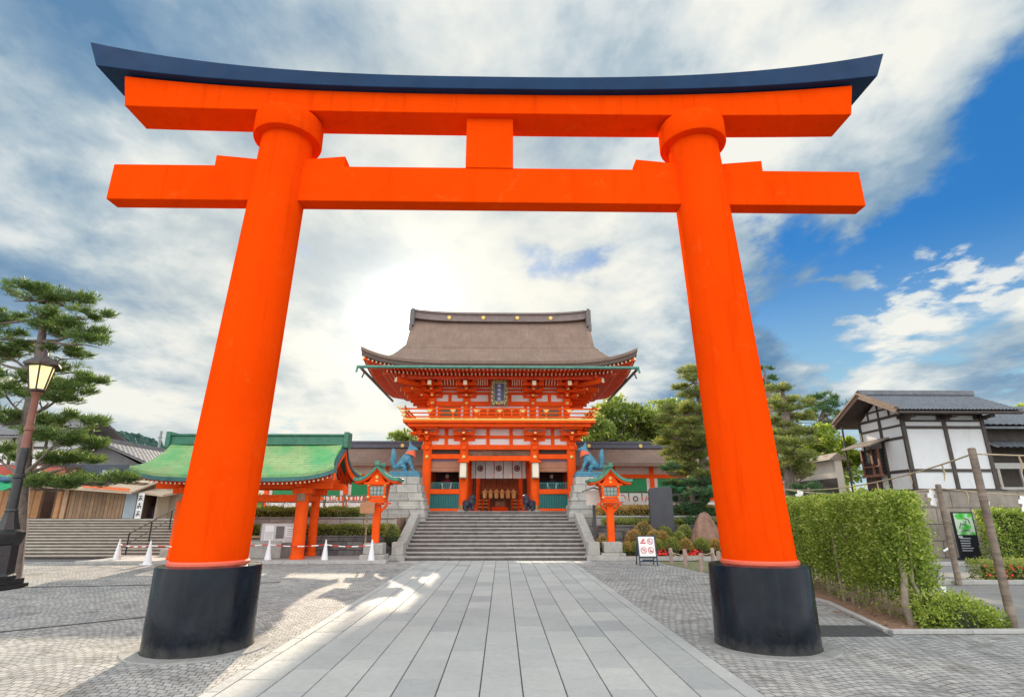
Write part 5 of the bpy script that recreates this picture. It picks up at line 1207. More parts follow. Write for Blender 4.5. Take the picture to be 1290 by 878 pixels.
# ------------------------------------------------------------------ shops and houses on the left
def tiled(mb, p00, p10, p11, p01, nc, nr, h=.045):
    """tiled roof plane: p00-p10 is the eave, p01-p11 the ridge; courses step down and every column has a round"""
    a, c, d, e = (Vector(q) for q in (p00, p10, p11, p01)); nn = (c - a).cross(e - a).normalized(); nn = nn if nn.z > 0 else -nn; m_ = 4
    def fn(u, v):
        p = a.lerp(c, u).lerp(e.lerp(d, u), v); k = abs(math.sin(math.pi * nc * u)) ** .7; f = (v * nr) % 1.0 if v < 1 else 1
        return tuple(p + nn * (h * k + h * .8 * (1 - f)))
    mb.sheet(fn, nc * m_, nr * 3)
def house(name, label, x0, x1, y0, y1, z0, zw, zr, wall, roofm, over=.6, axis='x', cat='house', windows=(), tiles=(30, 8), extra=None):
    t = thing(name, label, cat, ((x0 + x1) / 2, (y0 + y1) / 2, z0))
    b = MB(); b.box(x0, x1, y0, y1, z0, zw); b.build('wall', wall, t)
    b = MB()
    if axis == 'x':
        ym = (y0 + y1) / 2
        tiled(b, (x0 - over, y0 - over, zw), (x1 + over, y0 - over, zw), (x1 + over, ym, zr), (x0 - over, ym, zr), *tiles); tiled(b, (x1 + over, y1 + over, zw), (x0 - over, y1 + over, zw), (x0 - over, ym, zr), (x1 + over, ym, zr), *tiles)
        b.prism([(y0 - over, zw - .10), (ym, zr - .10), (y1 + over, zw - .10), (y1 + over, zw - .01), (ym, zr - .01), (y0 - over, zw - .01)], 'x', x0 - over + .02, x1 + over - .02); b.beam((x0 - over, ym, zr + .12), (x1 + over, ym, zr + .12), .3, .26)
    else:
        xm = (x0 + x1) / 2
        tiled(b, (x0 - over, y1 + over, zw), (x0 - over, y0 - over, zw), (xm, y0 - over, zr), (xm, y1 + over, zr), *tiles); tiled(b, (x1 + over, y0 - over, zw), (x1 + over, y1 + over, zw), (xm, y1 + over, zr), (xm, y0 - over, zr), *tiles)
        b.prism([(x0 - over, zw - .10), (xm, zr - .10), (x1 + over, zw - .10), (x1 + over, zw - .01), (xm, zr - .01), (x0 - over, zw - .01)], 'y', y0 - over + .02, y1 + over - .02); b.beam((xm, y0 - over, zr + .12), (xm, y1 + over, zr + .12), .3, .26)
        b.prism([(x0, zw - .1), (x1, zw - .1), (xm, zr - .25)], 'y', y0 + .01, y0 + .1)
    b.build('roof', roofm, t)
    for (face, u0, u1, v0, v1, nb) in windows:
        f = MB(); g = MB()
        if face == 'f': f.box(u0 - .06, u1 + .06, y0 - .06, y0 - .003, v0 - .06, v1 + .06); g.box(u0, u1, y0 - .075, y0 - .062, v0, v1); [f.box(u0 + (u1 - u0) * (i + 1) / nb - .025, u0 + (u1 - u0) * (i + 1) / nb + .025, y0 - .10, y0 - .076, v0, v1) for i in range(nb - 1)]
        else: f.box(x1 + .003, x1 + .06, u0 - .06, u1 + .06, v0 - .06, v1 + .06); g.box(x1 + .062, x1 + .075, u0, u1, v0, v1); [f.box(x1 + .076, x1 + .10, u0 + (u1 - u0) * (i + 1) / nb - .025, u0 + (u1 - u0) * (i + 1) / nb + .025, v0, v1) for i in range(nb - 1)]
        fo = f.build('window', DTIM, t); g.build('pane', mat('window_glass', (.30, .42, .46), .12, .1), fo)
    return t
GREYT = mat('silver_grey_tile', (.17, .165, .17), .6, .2, 2)
SLATE = mat('blue_grey_wall', (.075, .095, .125), .7, .12, 2)
SHUT = mat('wooden_shutter', (.30, .19, .11), .7, .15, 3, fn=planks(.22, 'x', .3, .45))
SHUO = mat('orange_shutter', (.50, .24, .10), .65, .12, 3, fn=planks(.6, 'x', .3, .5))
def X(u, Y): return at(u, 640, Y).x
def Z(v, Y): return at(632, v, Y).z
Y = 33.0
t = thing('souvenir_shop', 'long low closed shop with brown wooden shutters behind the side steps', 'shop', (-22.5, Y + 1.5, LZ))
b = MB(); b.box(X(66, Y), X(176, Y), Y, Y + 3.5, LZ, 3.6); b.build('wall', mat('shop_brown', (.14, .09, .06), .8), t)
b = MB(); b.box(X(86, Y), X(156, Y), Y - .08, Y - .01, LZ + .02, 3.15); b.build('shutter', SHUT, t)
b = MB(); b.box(X(70, Y), X(77, Y), Y - .10, Y - .01, LZ + .02, 3.1); b.build('door_panel', SHUO, t); b = MB(); b.box(X(79, Y), X(85, Y), Y - .16, Y - .01, LZ + .02, 3.25); b.build('pillar_board', mat('pale_board', (.48, .30, .18), .7), t)
b = MB(); b.box(X(157, Y), X(171, Y), Y - .09, Y - .01, LZ + .02, 3.0); b.build('metal_shutter', mat('pale_blue_metal', (.34, .40, .45), .4), t)
b = MB(); b.add([(X(60, Y), Y - 1.3, 3.42), (X(180, Y), Y - 1.3, 3.02), (X(180, Y), Y + 1.0, 3.72), (X(60, Y), Y + 1.0, 4.05), (X(60, Y), Y - 1.3, 3.30), (X(180, Y), Y - 1.3, 2.92), (X(180, Y), Y + 1.0, 3.62), (X(60, Y), Y + 1.0, 3.95)], [(0, 1, 2, 3), (7, 6, 5, 4), (0, 4, 5, 1), (1, 5, 6, 2), (2, 6, 7, 3), (3, 7, 4, 0)]); aw = b.build('awning', mat('tan_awning', (.46, .36, .26), .8, .1), t)
b = MB(); b.beam((X(120, Y), Y - 1.34, 3.36), (X(178, Y), Y - 1.34, 3.14), .03, .16); b.build('valance', mat('orange_valance', (.70, .16, .05), .7), aw)
t = thing('shop_sign', 'tall white sign with black writing at the shop corner', 'sign', (X(176, Y), Y - .5, LZ)); b = MB(); b.box(X(172, Y - .5), X(179.5, Y - .5), Y - .55, Y - .5, LZ + .02, 3.0); b.build('board', PAPER, t)
b = MB(); xc = X(175.7, Y - .5)
for k in range(3):
    for (a0, c0, a1, c1) in ((-.1, .1, .1, .12), (-.12, -.02, .12, 0), (0, .15, -.02, -.15), (-.04, -.02, -.12, -.14), (.04, -.02, .12, -.14)): b.beam((xc + a0, Y - .556, 2.72 - k * .42 + c0), (xc + a1, Y - .556, 2.72 - k * .42 + c1), .035, .008, up=(0, 1, 0))
b.build('lettering', mat('ink_black', (.02, .02, .02), .6), t)
Y = 33.4
t = thing('small_stall', 'small stall with an open dark front and purple cloth inside', 'stall', (X(189, Y), Y + .8, LZ))
b = MB(); x0, x1 = X(178, Y), X(198, Y); b.box(x0, x1, Y + 1.2, Y + 1.3, LZ, 3.2); b.box(x1 - .12, x1, Y, Y + 1.2, LZ, 3.1); b.box(x0, x0 + .06, Y, Y + 1.2, LZ, 3.1); b.build('wall', mat('stall_cream', (.45, .38, .27), .8), t)
b = MB(); b.add([(x0 - .3, Y - .7, 3.15), (x1 + .6, Y - .7, 2.92), (x1 + .6, Y + 1.5, 3.2), (x0 - .3, Y + 1.5, 3.5), (x0 - .3, Y - .7, 3.02), (x1 + .6, Y - .7, 2.80), (x1 + .6, Y + 1.5, 3.08), (x0 - .3, Y + 1.5, 3.38)], [(0, 1, 2, 3), (7, 6, 5, 4), (0, 4, 5, 1), (1, 5, 6, 2), (2, 6, 7, 3), (3, 7, 4, 0)]); b.build('roof', MATS['tan_awning'], t)
b = MB(); b.box(x0 + .1, x1 - .15, Y + .4, Y + .9, LZ, 2.3); b.build('counter', DARK, t); b = MB(); b.sheet(lambda u, v: (x0 + .45 + .4 * u, Y + .38 + .03 * math.sin(u * 12), 2.1 - .45 * v), 8, 3); b.build('cloth', mat('purple_cloth', (.13, .05, .22), .8), t)
Y = 34.5
house('tan_shed', 'plain tan shed with a grey roof beside the green pavilion', X(197, Y), X(228, Y), Y, Y + 3, LZ, 3.9, 4.5, mat('tan_wall', (.36, .27, .20), .8, .08), mat('pale_metal_roof', (.34, .36, .38), .5), .25, 'x', 'shed', tiles=(14, 3))
Y = 36.5
house('town_house', 'two-storey blue-grey house with grey tiled roof behind the shops', X(64, Y), X(170, Y), Y, Y + 11, LZ, Z(586, Y), Z(558, Y), SLATE, GREYT, .9, 'y', windows=(('f', X(120, Y), X(143, Y), Z(606, Y), Z(592.5, Y), 4), ('f', X(148, Y), X(157, Y), Z(607, Y), Z(593, Y), 2)), tiles=(30, 10))
t = thing('lean_to_roof', 'low dark lean-to roof in front of the blue-grey house', 'roof', (X(120, 36.5), 36.5, 3.4)); b = MB(); tiled(b, (X(80, 35.2), 35.2, 3.6), (X(205, 35.2), 35.2, 3.45), (X(203, 36.4), 36.4, 3.95), (X(82, 36.4), 36.4, 4.1), 40, 4); b.box(X(84, 36), X(202, 36), 35.7, 36.4, LZ, 3.5); b.build('roof', mat('slate_roof', (.075, .085, .105), .6, .15), t)
Y = 46.0
house('brown_house', 'small reddish house with tiled roof between the blue-grey house and the pavilion', X(180, Y), X(215, Y), Y, Y + 5, LZ, Z(583, Y), Z(571, Y), mat('red_brown_wall', (.22, .08, .05), .8), GREYT, .6, 'x', tiles=(16, 6))
Y = 40.0
house('white_house', 'white plaster house with dark timbers behind the pine', X(-60, Y), X(42, Y), Y, Y + 8, LZ, Z(552, Y), Z(522, Y), WHIT, GREYT, .8, 'x', windows=(('f', X(2, Y), X(14, Y), Z(600, Y), Z(585, Y), 2),), tiles=(30, 8))
b = MB()
for u in (-5, 12, 20, 38): b.box(X(u, 39.9) - .07, X(u, 39.9) + .07, 39.88, 39.99, LZ, Z(553, 40))
b.box(X(-40, 39.9), X(41, 39.9), 39.89, 39.985, Z(565, 40) - .08, Z(565, 40) + .08); b.build('timber', DTIM, bpy.data.objects['white_house'])
Y = 34.0
t = thing('corner_shop', 'shop with orange-brown shutters and red fascia at the left edge', 'shop', (X(20, Y), Y + 1, LZ))
b = MB(); b.box(X(-60, Y), X(52, Y), Y, Y + 3, LZ, 4.7); b.build('wall', mat('corner_brown', (.18, .10, .07), .8), t)
b = MB(); b.box(X(-50, Y), X(50, Y), Y - .07, Y - .01, LZ + .02, 3.2); b.build('shutter', SHUO, t); b = MB(); b.box(X(-58, Y), X(18, Y), Y - .10, Y - .01, 3.7, 4.6); b.build('fascia', mat('red_fascia', (.40, .06, .04), .6), t)
t = thing('green_awning', 'green cloth awning with blue folds at the left edge', 'awning', (X(0, 32), 32, 3)); b = MB(); Y = 32.0
b.slab(lambda u, v: (X(-60, Y) + (X(14, Y) - X(-60, Y)) * u, Y - .8 + 2.2 * v, 3.15 + .9 * v + .05 * math.sin(u * 30)), 30, 6, .04); b.build('cloth', mat('awning_green', (.02, .30, .12), .7), t)
b = MB(); b.tube([(X(-60, Y), Y + .2, 3.75), (X(12, Y), Y + .2, 3.72)], .16, 10); b.build('rolled_cover', mat('rolled_blue', (.05, .10, .20), .7, .3, 6), t, smooth=50)
for u in (-50, -20, 8): b = MB(); b.tube([(X(u, Y - .7), Y - .7, LZ), (X(u, Y - .7), Y - .7, 3.15)], .03, 6); b.build('pole', BLKM, t)
t = thing('red_sign_board', 'red signboard with a white plate above the shop shutters', 'sign', (X(48, 33.6), 33.6, 3.9)); b = MB(); b.box(X(42, 33.6), X(72, 33.6), 33.55, 33.65, 3.75, 4.5); b.build('board', mat('dull_red', (.36, .09, .06), .7), t); b = MB(); b.box(X(36, 33.6), X(41.5, 33.6), 33.5, 33.6, 3.8, 4.55); b.build('plate', PAPER, t)
t = thing('utility_pole', 'thin grey utility pole with a short top standing beyond the roofs', 'pole', (X(186, 60), 60, 0)); b = MB(); b.tube([(X(186, 60), 60, 0), (X(186, 60), 60, Z(544, 60))], [.17, .12], 10); b.build('pole', mat('pole_grey', (.20, .22, .22), .7), t); b = MB(); b.beam((X(183, 60), 60, Z(552, 60)), (X(188, 60), 60, Z(552, 60)), .08, .1); b.build('crossarm', BLKM, t)
# far wooded hill
b = MB()
def hillf(u, v):
    x = -460 + 560 * u; y = 240 + 160 * v; h = 43 * math.exp(-((x + 262) / 52) ** 2) + 24 * math.exp(-((x + 360) / 60) ** 2) + 9; h *= math.sin(math.pi * min(1, v * .5 + .0)) if v < 1 else 1
    return (x, y, h + (v > .1) * (rnd.uniform(-1.6, 1.9) + 1.3 * math.sin(x * .7) * math.sin(x * .31 + y * .2)))
b.sheet(hillf, 330, 60)
tag(b.build('hills', mat('wooded_hill', (.040, .085, .070), .95, .55, .22, spec=.05)), 'far wooded hill beyond the left roofs', 'hill', None, 'structure')

# ------------------------------------------------------------------ street lamp
LX, LY = -13.42, 16.15
t = thing('street_lamp', 'black street lamp with glowing six-sided lantern at the left edge', 'street lamp', (LX, LY, 0))
b = MB(); b.box(LX - .50, LX + .50, LY - .50, LY + .50, 0, .10); b.box(LX - .42, LX + .42, LY - .42, LY + .42, .10, .24)
for s in (-1, 1):
    for q in (-1, 1): pass
b.lathe([(.40, .24), (.42, .34), (.36, .40), (.34, 1.15), (.38, 1.20), (.40, 1.30), (.44, 1.40), (.44, 1.50), (.30, 1.58), (.22, 1.80), (.16, 2.05), (.17, 2.10), (.13, 2.16)], (LX, LY, 0), 8, math.pi / 8); b.build('pedestal', BLKM, t, smooth=25)
b = MB(); b.lathe([(.125, 2.16), (.12, 3.0), (.15, 3.03), (.15, 3.10), (.115, 3.14), (.115, 3.9)], (LX, LY, 0), 20); b.build('lower_pole', BLKM, t, smooth=30)
b = MB(); b.lathe([(.112, 3.9), (.105, 4.4), (.13, 4.44), (.13, 4.52), (.10, 4.56), (.092, 5.45), (.12, 5.52), (.16, 5.60)], (LX, LY, 0), 20); b.build('upper_pole', mat('brown_pole_metal', (.20, .075, .05), .4, .15), t, smooth=30)  # upper pole is browner than the lower one
zb, zt = 5.66, 6.42; n = 6
b = MB(); b.lathe([(.10, 5.58), (.24, 5.64), (.24, 5.68)], (LX, LY, 0), 6); b.build('lantern_tray', mat('dark_brown_metal', (.045, .028, .024), .4, .15), t, smooth=25); b = MB(); b.lathe([(.44, zt), (.50, zt + .02), (.50, zt + .07), (.30, zt + .22), (.12, zt + .34), (.10, zt + .36), (.10, zt + .45), (.05, zt + .48), (.06, zt + .54), (.0, zt + .60)], (LX, LY, 0), 6); b.build('lantern_cap', mat('dark_brown_metal', (.045, .028, .024), .4, .15), t, smooth=25)
b = MB(); b.lathe([(.20, zb), (.345, zt)], (LX, LY, 0), 6, cap=False); b.build('lit_pane', emit('lit_pane', (1.0, .80, .36), .36), t)
b = MB()
for i in range(n): a = 2 * math.pi * i / n; b.beam((LX + .205 * math.cos(a), LY + .205 * math.sin(a), zb - .01), (LX + .35 * math.cos(a), LY + .35 * math.sin(a), zt + .01), .035, .035)
for r_, zz in ((.21, zb + .01), (.35, zt - .01)):
    for i in range(n): a, c = 2 * math.pi * i / n, 2 * math.pi * (i + 1) / n; b.beam((LX + r_ * math.cos(a), LY + r_ * math.sin(a), zz), (LX + r_ * math.cos(c), LY + r_ * math.sin(c), zz), .035, .04)
b.build('lantern_frame', MATS['dark_brown_metal'], t)
b = MB(); b.ball((LX, LY, (zb + zt) / 2 + .02), (.085, .085, .15), 12, 8); b.build('bulb', emit('bulb', (1.0, .9, .6), 2.0), t, smooth=60)

t.location = (LX - .16, LY, 0); t.rotation_euler = (0, R(-2.2), 0); t.scale = (.96, .96, .96)
# ------------------------------------------------------------------ garden pine at the left
PY_ = 18.6
def pp(u, v, dY=0): return at(u, v, PY_ + dY)
tk = [pp(14, 728), pp(22, 670), pp(28, 600), pp(36, 525), pp(47, 470), pp(52, 430), pp(56, 400), pp(63, 376)]
tk[0].z = 0; base = tk[0]
s_ = pxm(PY_)
pads = []
for (u, v, hw, hh, dY) in ((45, 372, 36, 13, 0), (88, 381, 32, 12, .3), (112, 397, 22, 9, -.3), (55, 395, 22, 9, -.8), (8, 400, 22, 10, .4), (-14, 404, 22, 9, .2), (92, 418, 40, 11, .1), (110, 430, 22, 8, -.6), (65, 410, 26, 9, .8), (0, 422, 22, 9, -.4),
                         (16, 443, 34, 12, .2), (-12, 448, 26, 10, .5), (80, 446, 28, 10, .5), (100, 482, 30, 14, 0), (80, 492, 30, 13, -.5), (78, 466, 24, 9, .9), (12, 478, 24, 10, -.5), (14, 498, 32, 12, 0), (62, 503, 24, 9, -.7),
                         (95, 533, 34, 11, .2), (40, 535, 30, 11, .6), (4, 530, 22, 11, -.4), (70, 552, 34, 12, -.6), (100, 562, 26, 11, .2), (60, 578, 34, 11, .4), (92, 582, 28, 10, -.2), (-2, 570, 18, 11, .3),
                         (60, 612, 30, 10, -.2), (92, 608, 34, 11, .2), (130, 606, 26, 9, .1), (148, 604, 16, 7, -.1), (40, 610, 22, 9, .6)):
    p = pp(u, v, dY); pads.append((p.x, p.y, p.z, hw * s_, hh * s_))
pine('garden_pine', 'tall garden pine with flat layered pads behind the street lamp', tk, [.27, .24, .215, .195, .17, .13, .09, .05], pads, PINE, tuft=.26, dens=210)
# ground level hedges on the left tiers
hedge_box('terrace_hedge', 'dark lower clipped hedge strip on the left terrace', [(-13.2, 26.45), (-5.0, 26.45), (-5.0, 27.0), (-13.2, 27.0)], .86, 1.36, 16000, AZAL, .07, stems=False)
hedge_box('terrace_hedge', 'upper clipped hedge strip below the left pedestal fence', [(-13.2, 27.65), (-6.8, 27.65), (-6.8, 28.5), (-13.2, 28.5)], 1.70, 2.14, 14000, AZAL, .07, stems=False)
bush('corner_shrub', 'small rounded shrub beside the left steps wall', (-4.95, 26.0, .95), (.35, .6, .5), AZAL, 1500, .06)
t = thing('prayer_strip_fence', 'wooden fence hung with white paper strips above the left hedges', 'fence', (-11, 28.9, 2.0))
b = MB(); [b.beam((-13.2, 28.9, z), (-6.9, 28.9, z), .05, .07) for z in (2.15, 2.45, 2.75)]; b.build('rail', GREYW, t); 
for i in range(7): b = MB(); b.box(-13.1 + i * 1.03 - .05, -13.1 + i * 1.03 + .05, 28.86, 28.94, 1.7, 2.85); b.build('post', GREYW, t)
b = MB()
for i in range(150): x = rnd.uniform(-13.1, -7.0); z = rnd.choice((2.15, 2.45, 2.75)) - rnd.uniform(.02, .12); b.box(x - .03, x + .03, 28.83, 28.85, z - .12, z + .05)
b.build('paper_strips', PAPER, t, kind='stuff')
# ------------------------------------------------------------------ right side: clipped azaleas
rows = [(25.25, [(20, 430, 60, 'g'), (95, 405, 48, 'r'), (170, 410, 52, 'g'), (420, 390, 62, 'g'), (572, 385, 82, 'g'), (722, 388, 70, 'r'), (885, 392, 86, 'g'), (1035, 385, 62, 'r')]),
        (26.0, [(160, 308, 92, 'r'), (380, 318, 98, 'r'), (480, 300, 64, 'r'), (650, 312, 78, 'g')]),
        (26.75, [(265, 245, 122, 'r'), (492, 262, 88, 'g'), (706, 256, 94, 'm')])]
wh = {0: 'front row', 1: 'middle row', 2: 'back row'}
ordn = ['first', 'second', 'third', 'fourth', 'fifth', 'sixth', 'seventh', 'eighth']
for ri, (Y, L) in enumerate(rows):
    for i, (zx, zy, zr, kd) in enumerate(L):
        p = at(780 + zx / 8.6, 640 + zy / 8.6, Y); r_ = zr / 8.6 * pxm(Y); base_z = .17
        h = max(.45, p.z + r_ * .72 - base_z)
        lb = '%s clipped azalea dome, %s from the right lantern in the %s' % ({'g': 'green', 'r': 'rusty-tipped', 'm': 'dull green'}[kd], ordn[i], wh[ri])
        bush('azalea', lb, (p.x, Y, base_z + h * .35), (r_, r_ * .95, h * .65), {'g': AZAL, 'r': AZAF, 'm': AZAL}[kd], 3200, .05, (.91, 1.02), 'clipped azaleas right of the steps', 'azalea', flowers=(26 if (ri == 0 and i in (3, 4, 6, 7)) else 0))
bush('azalea', 'small rusty azalea beside the right steps wall', (4.45, 25.6, .45), (.30, .45, .55), AZAF, 900, .06, (.85, 1.03), 'clipped azaleas right of the steps', 'azalea')
for x, lb in ((6.85, 'red azalea blossoms low in the front row, nearer the steps'), (8.35, 'red azalea blossoms low in the front row, nearer the boulder')):
    n = 60; P = np.stack([rng.normal(x, .16, n), rng.normal(24.98, .05, n), rng.uniform(.2, .42, n)], 1); o = leaf_object('red_blossoms', P, unit(n), np.full(n, .11), np.full(n, .10), FLOW); tag(o, lb, 'flowers', 'red blossoms by the kerb')
# hedge line and lantern panels on the right terrace
hedge_box('terrace_hedge', 'loose flowering hedge strip on the right terrace', [(4.8, 28.7), (13.5, 28.7), (13.5, 29.4), (4.8, 29.4)], 1.76, 2.22, 12000, AZAF, .08, stems=False)
hedge_box('terrace_hedge', 'dark low hedge against the right terrace wall', [(4.9, 27.75), (13.0, 27.75), (13.0, 28.15), (4.9, 28.15)], 1.30, 1.62, 8000, AZAL, .07, stems=False)
t = thing('panel_fence', 'dark rail fence carrying square picture panels on the right terrace', 'fence', (9, 29.75, TZ)); b = MB(); Yf = 29.75
for z in (2.12, 2.30, 2.98): b.beam((6.3, Yf, z), (15, Yf, z), .05, .07)
for i in range(7): b.box(6.3 + i * 1.4 - .04, 6.3 + i * 1.4 + .04, Yf - .03, Yf + .03, 2.0, 3.0)
b.build('rails', DTIM, t)
def em(b, xc, zc, k):
    y = Yf - .075
    if k == 0: [b.beam((xc + .22 * math.cos(a) - .05, y, zc + .2 * math.sin(a)), (xc + .22 * math.cos(a + .8) - .05, y, zc + .2 * math.sin(a + .8)), .05, .01, up=(0, 1, 0)) for a in (0, .9, 2.2, 3.4, 4.4)]
    elif k == 1: [b.beam((xc + .12 * math.cos(i * .785), y, zc + .12 * math.sin(i * .785)), (xc + .12 * math.cos(i * .785 + .8), y, zc + .12 * math.sin(i * .785 + .8)), .06, .01, up=(0, 1, 0)) for i in range(8)]
    else: [b.beam((xc - .2 + .13 * i, y, zc - .15 + .1 * (i % 2)), (xc - .1 + .13 * i, y, zc + .12), .05, .01, up=(0, 1, 0)) for i in range(3)]
for i in range(6):
    u0 = 776 + i * 16.6; xa, xb = at(u0, 625, Yf).x, at(u0 + 15, 625, Yf).x
    p = MB(); p.box(xa, xb, Yf - .07, Yf - .03, 2.36, 2.92); o = p.build('picture_panel', mat('panel_white', (.46, .43, .40), .7, .10), t)
    b = MB(); em(b, (xa + xb) / 2, 2.64, i % 3); b.build('panel_mark', mat('dull_crimson', (.40, .06, .08), .7) if i % 3 != 1 else mat('mark_dark', (.10, .05, .05), .7), o)

# memorial stone and boulder
t = MB(); p0, p1_, Y = at(820, 660, 26.9), at(845, 613, 26.9), 26.95
pts = [(p0.x - .02, .9), (p1_.x + .02, .9), (p1_.x + .03, p1_.z - .10), (p1_.x - .08, p1_.z + .02), (p0.x + .3, p1_.z - .03), (p0.x + .05, p1_.z - .09), (p0.x, p1_.z - .25)]
t.prism(pts, 'y', Y - .10, Y + .10); o = t.build('memorial_stone', mat('slate_stele', (.060, .062, .075), .45, .12, 3, spec=.4), bevel=.02); tag(o, 'tall dark slate memorial stone standing behind the azaleas', 'stone stele')
b = MB(); b.box(p0.x - .3, p1_.x + .3, Y - .35, Y + .3, 0, .92); o = b.build('stele_base', STND, bevel=.04); tag(o, 'dark stone base under the slate memorial stone', 'stone base')
b = MB(); bc = at(889, 690, 25.9); hb = 1.86
def rock(u, v):
    a = u * 2 * math.pi; k = (1 - v) ** .62; r_ = (.82 * k + .10 * (v < .98)) * (1 + .10 * math.sin(3 * a + v * 4) + .06 * math.sin(7 * a + v * 9)); return (bc.x + r_ * math.cos(a) * .95 + .10 * v, 25.95 + r_ * math.sin(a) * .7, .1 + hb * v + .03 * math.sin(5 * a))
b.sheet(rock, 40, 24); b.add([rock(i / 40, 1) for i in range(40)], [tuple(range(40))]); o = b.build('boulder', mat('brown_boulder', (.25, .145, .105), .85, .28, 3.0, bump=.05, bscale=5, stain=(.12, .085, .07), stain_amt=.6), smooth=55); tag(o, 'pointed reddish-brown boulder at the right end of the azaleas', 'boulder')

# easel sign
t = thing('easel_sign', 'white easel sign with red prohibition symbols before the azaleas', 'sign', (5.62, 22.6, 0)); fx0, fx1, Y = 5.30, 5.98, 22.5
b = MB()
for x in (fx0, fx1): b.beam((x, Y - .10, 0), (x, Y + .12, 1.08), .045, .045); b.beam((x, Y + .5, 0), (x, Y + .13, 1.06), .04, .04)
b.beam((fx0, Y - .06, .16), (fx1, Y - .06, .16), .04, .05); b.beam((fx0, Y + .12, 1.07), (fx1, Y + .12, 1.07), .045, .045); b.beam((fx0, Y - .03, .30), (fx1, Y - .03, .30), .04, .06); b.beam((fx0 + .12, Y - .05, .2), (fx1 - .12, Y - .05, .2), .03, .06); b.build('stand', mat('navy_metal', (.035, .05, .085), .4), t)
def onp(x, s, d=.0): return Vector((x, Y - .035 - d + s * .146 / .72, .34 + s))     # point on the leaning panel
b = MB(); b.add([onp(fx0 + .03, 0, .012), onp(fx1 - .03, 0, .012), onp(fx1 - .03, .72, .012), onp(fx0 + .03, .72, .012), onp(fx0 + .03, 0, -.01), onp(fx1 - .03, 0, -.01), onp(fx1 - .03, .72, -.01), onp(fx0 + .03, .72, -.01)], [(0, 1, 2, 3), (7, 6, 5, 4), (0, 4, 5, 1), (1, 5, 6, 2), (2, 6, 7, 3), (3, 7, 4, 0)]); pn = b.build('panel', PAPER, t)
b = MB(); red = mat('sign_red', (.62, .10, .14), .6)
def seg(b, c, p, q, w_): b.beam(onp(c[0] + p[0], c[1] + p[1], .018), onp(c[0] + q[0], c[1] + q[1], .018), w_, .006, up=(0, 1, .2))
for j, c in enumerate(((fx0 + .20, .54), (fx1 - .20, .54), (fx0 + .20, .22), (fx1 - .20, .22))):
    if j != 0: [seg(b, c, (.105 * math.cos(i * .524), .105 * math.sin(i * .524)), (.105 * math.cos((i + 1) * .524), .105 * math.sin((i + 1) * .524)), .022) for i in range(12)]; seg(b, c, (-.07, .07), (.07, -.07), .02)
    if j == 0: seg(b, c, (-.11, -.06), (.11, -.06), .05); seg(b, c, (-.05, -.04), (.02, .08), .05); seg(b, c, (.05, .0), (.05, .09), .04)
    if j == 1: seg(b, c, (-.03, -.05), (-.03, .05), .035)
    if j == 2: seg(b, c, (-.04, .02), (.05, .02), .04)
    if j == 3: seg(b, c, (-.05, -.03), (.06, -.05), .05)
b.build('symbols', red, pn)

# short timber posts with a rope
SP = [(846, 711), (864, 713), (885, 720.5), (899, 711), (907, 717)]
names = ['short timber post nearest the easel sign', 'second short timber post from the easel sign', 'short timber post standing nearest the camera in the roped row', 'short timber post behind the others beside the kerb', 'short timber post half behind the right pillar base']
SPW = []
for (u, v), lb in zip(SP, names):
    r_ = ray(u, v); tt = -CAM_H / r_[2]; x, y = r_[0] * tt, r_[1] * tt; SPW.append((x, y)); h = .62
    b = MB(); b.lathe([(.075, 0), (.078, h - .03), (.06, h), (.0, h + .004)], (x, y, 0), 10, cap=False); o = b.build('timber_post', mat('pinkish_timber', (.33, .25, .21), .85, .2, 6), smooth=45); tag(o, lb, 'post', 'short timber posts by the moss bed')
b = MB()
for a, c in ((0, 1), (1, 2), (0, 3), (3, 4)):
    P = [Vector((SPW[a][0] + (SPW[c][0] - SPW[a][0]) * i / 8, SPW[a][1] + (SPW[c][1] - SPW[a][1]) * i / 8 - .08, .46 - .14 * 4 * (i / 8) * (1 - i / 8))) for i in range(9)]; b.tube(P, .018, 6)
tag(b.build('rope', ROPE, smooth=60), 'pale rope sagging between the short timber posts', 'rope')

# ------------------------------------------------------------------ hedges of the car park
hedge_box('tall_hedge', 'tall clipped hedge with bare stems beside the right torii pillar', [(7.55, 11.0), (8.22, 11.05), (9.9, 19.2), (8.75, 19.2)], .0, 2.30, 150000, HEDG, .062, bare=.20, rough=.11)
bm = Vector((7.62, 10.75, 0))
t = bpy.data.objects['tall_hedge']; b = MB(); b.tube([(7.55, 10.95, 0), (7.50, 10.98, .35), (7.62, 11.05, .8), (7.7, 11.2, 1.4)], [.085, .07, .06, .03], 9); b.tube([(7.85, 11.0, 0), (7.83, 11.0, .4), (7.75, 11.1, .9)], [.05, .045, .03], 8); b.build('thick_stem', mat('thick_stem_bark', (.26, .22, .17), .9, .25, 9, bump=.01), t, smooth=60)
bush('low_shrub', 'low spreading shrub at the foot of the tall hedge end', (8.28, 10.74, .12), (.72, .42, .52), HEDG, 7500, .055, lobes=[(-.55, .1, .35, .55), (-.1, -.1, .35, .6), (.35, 0, .15, .52), (.7, -.1, -.02, .42), (.05, .5, .3, .5), (-.75, -.3, 0, .4), (.5, .4, .1, .45)])
bush('low_shrub', 'dark low shrub tucked under the end of the hedge', (7.98, 10.98, .10), (.40, .4, .42), LEAFY, 1600, .06)
n = 160; P = np.stack([rng.uniform(6.8, 8.9, n), rng.uniform(10.35, 12.6, n), np.full(n, .012)], 1); D = unit(n); D[:, 2] = np.abs(D[:, 2]) * .15
tag(leaf_object('fallen_leaves', P, D, np.full(n, .07), np.full(n, .05), mat('dry_leaf', (.28, .17, .09), .9, .3, 20)), 'dry leaves scattered on the soil under the hedge', 'leaves', None, 'stuff')
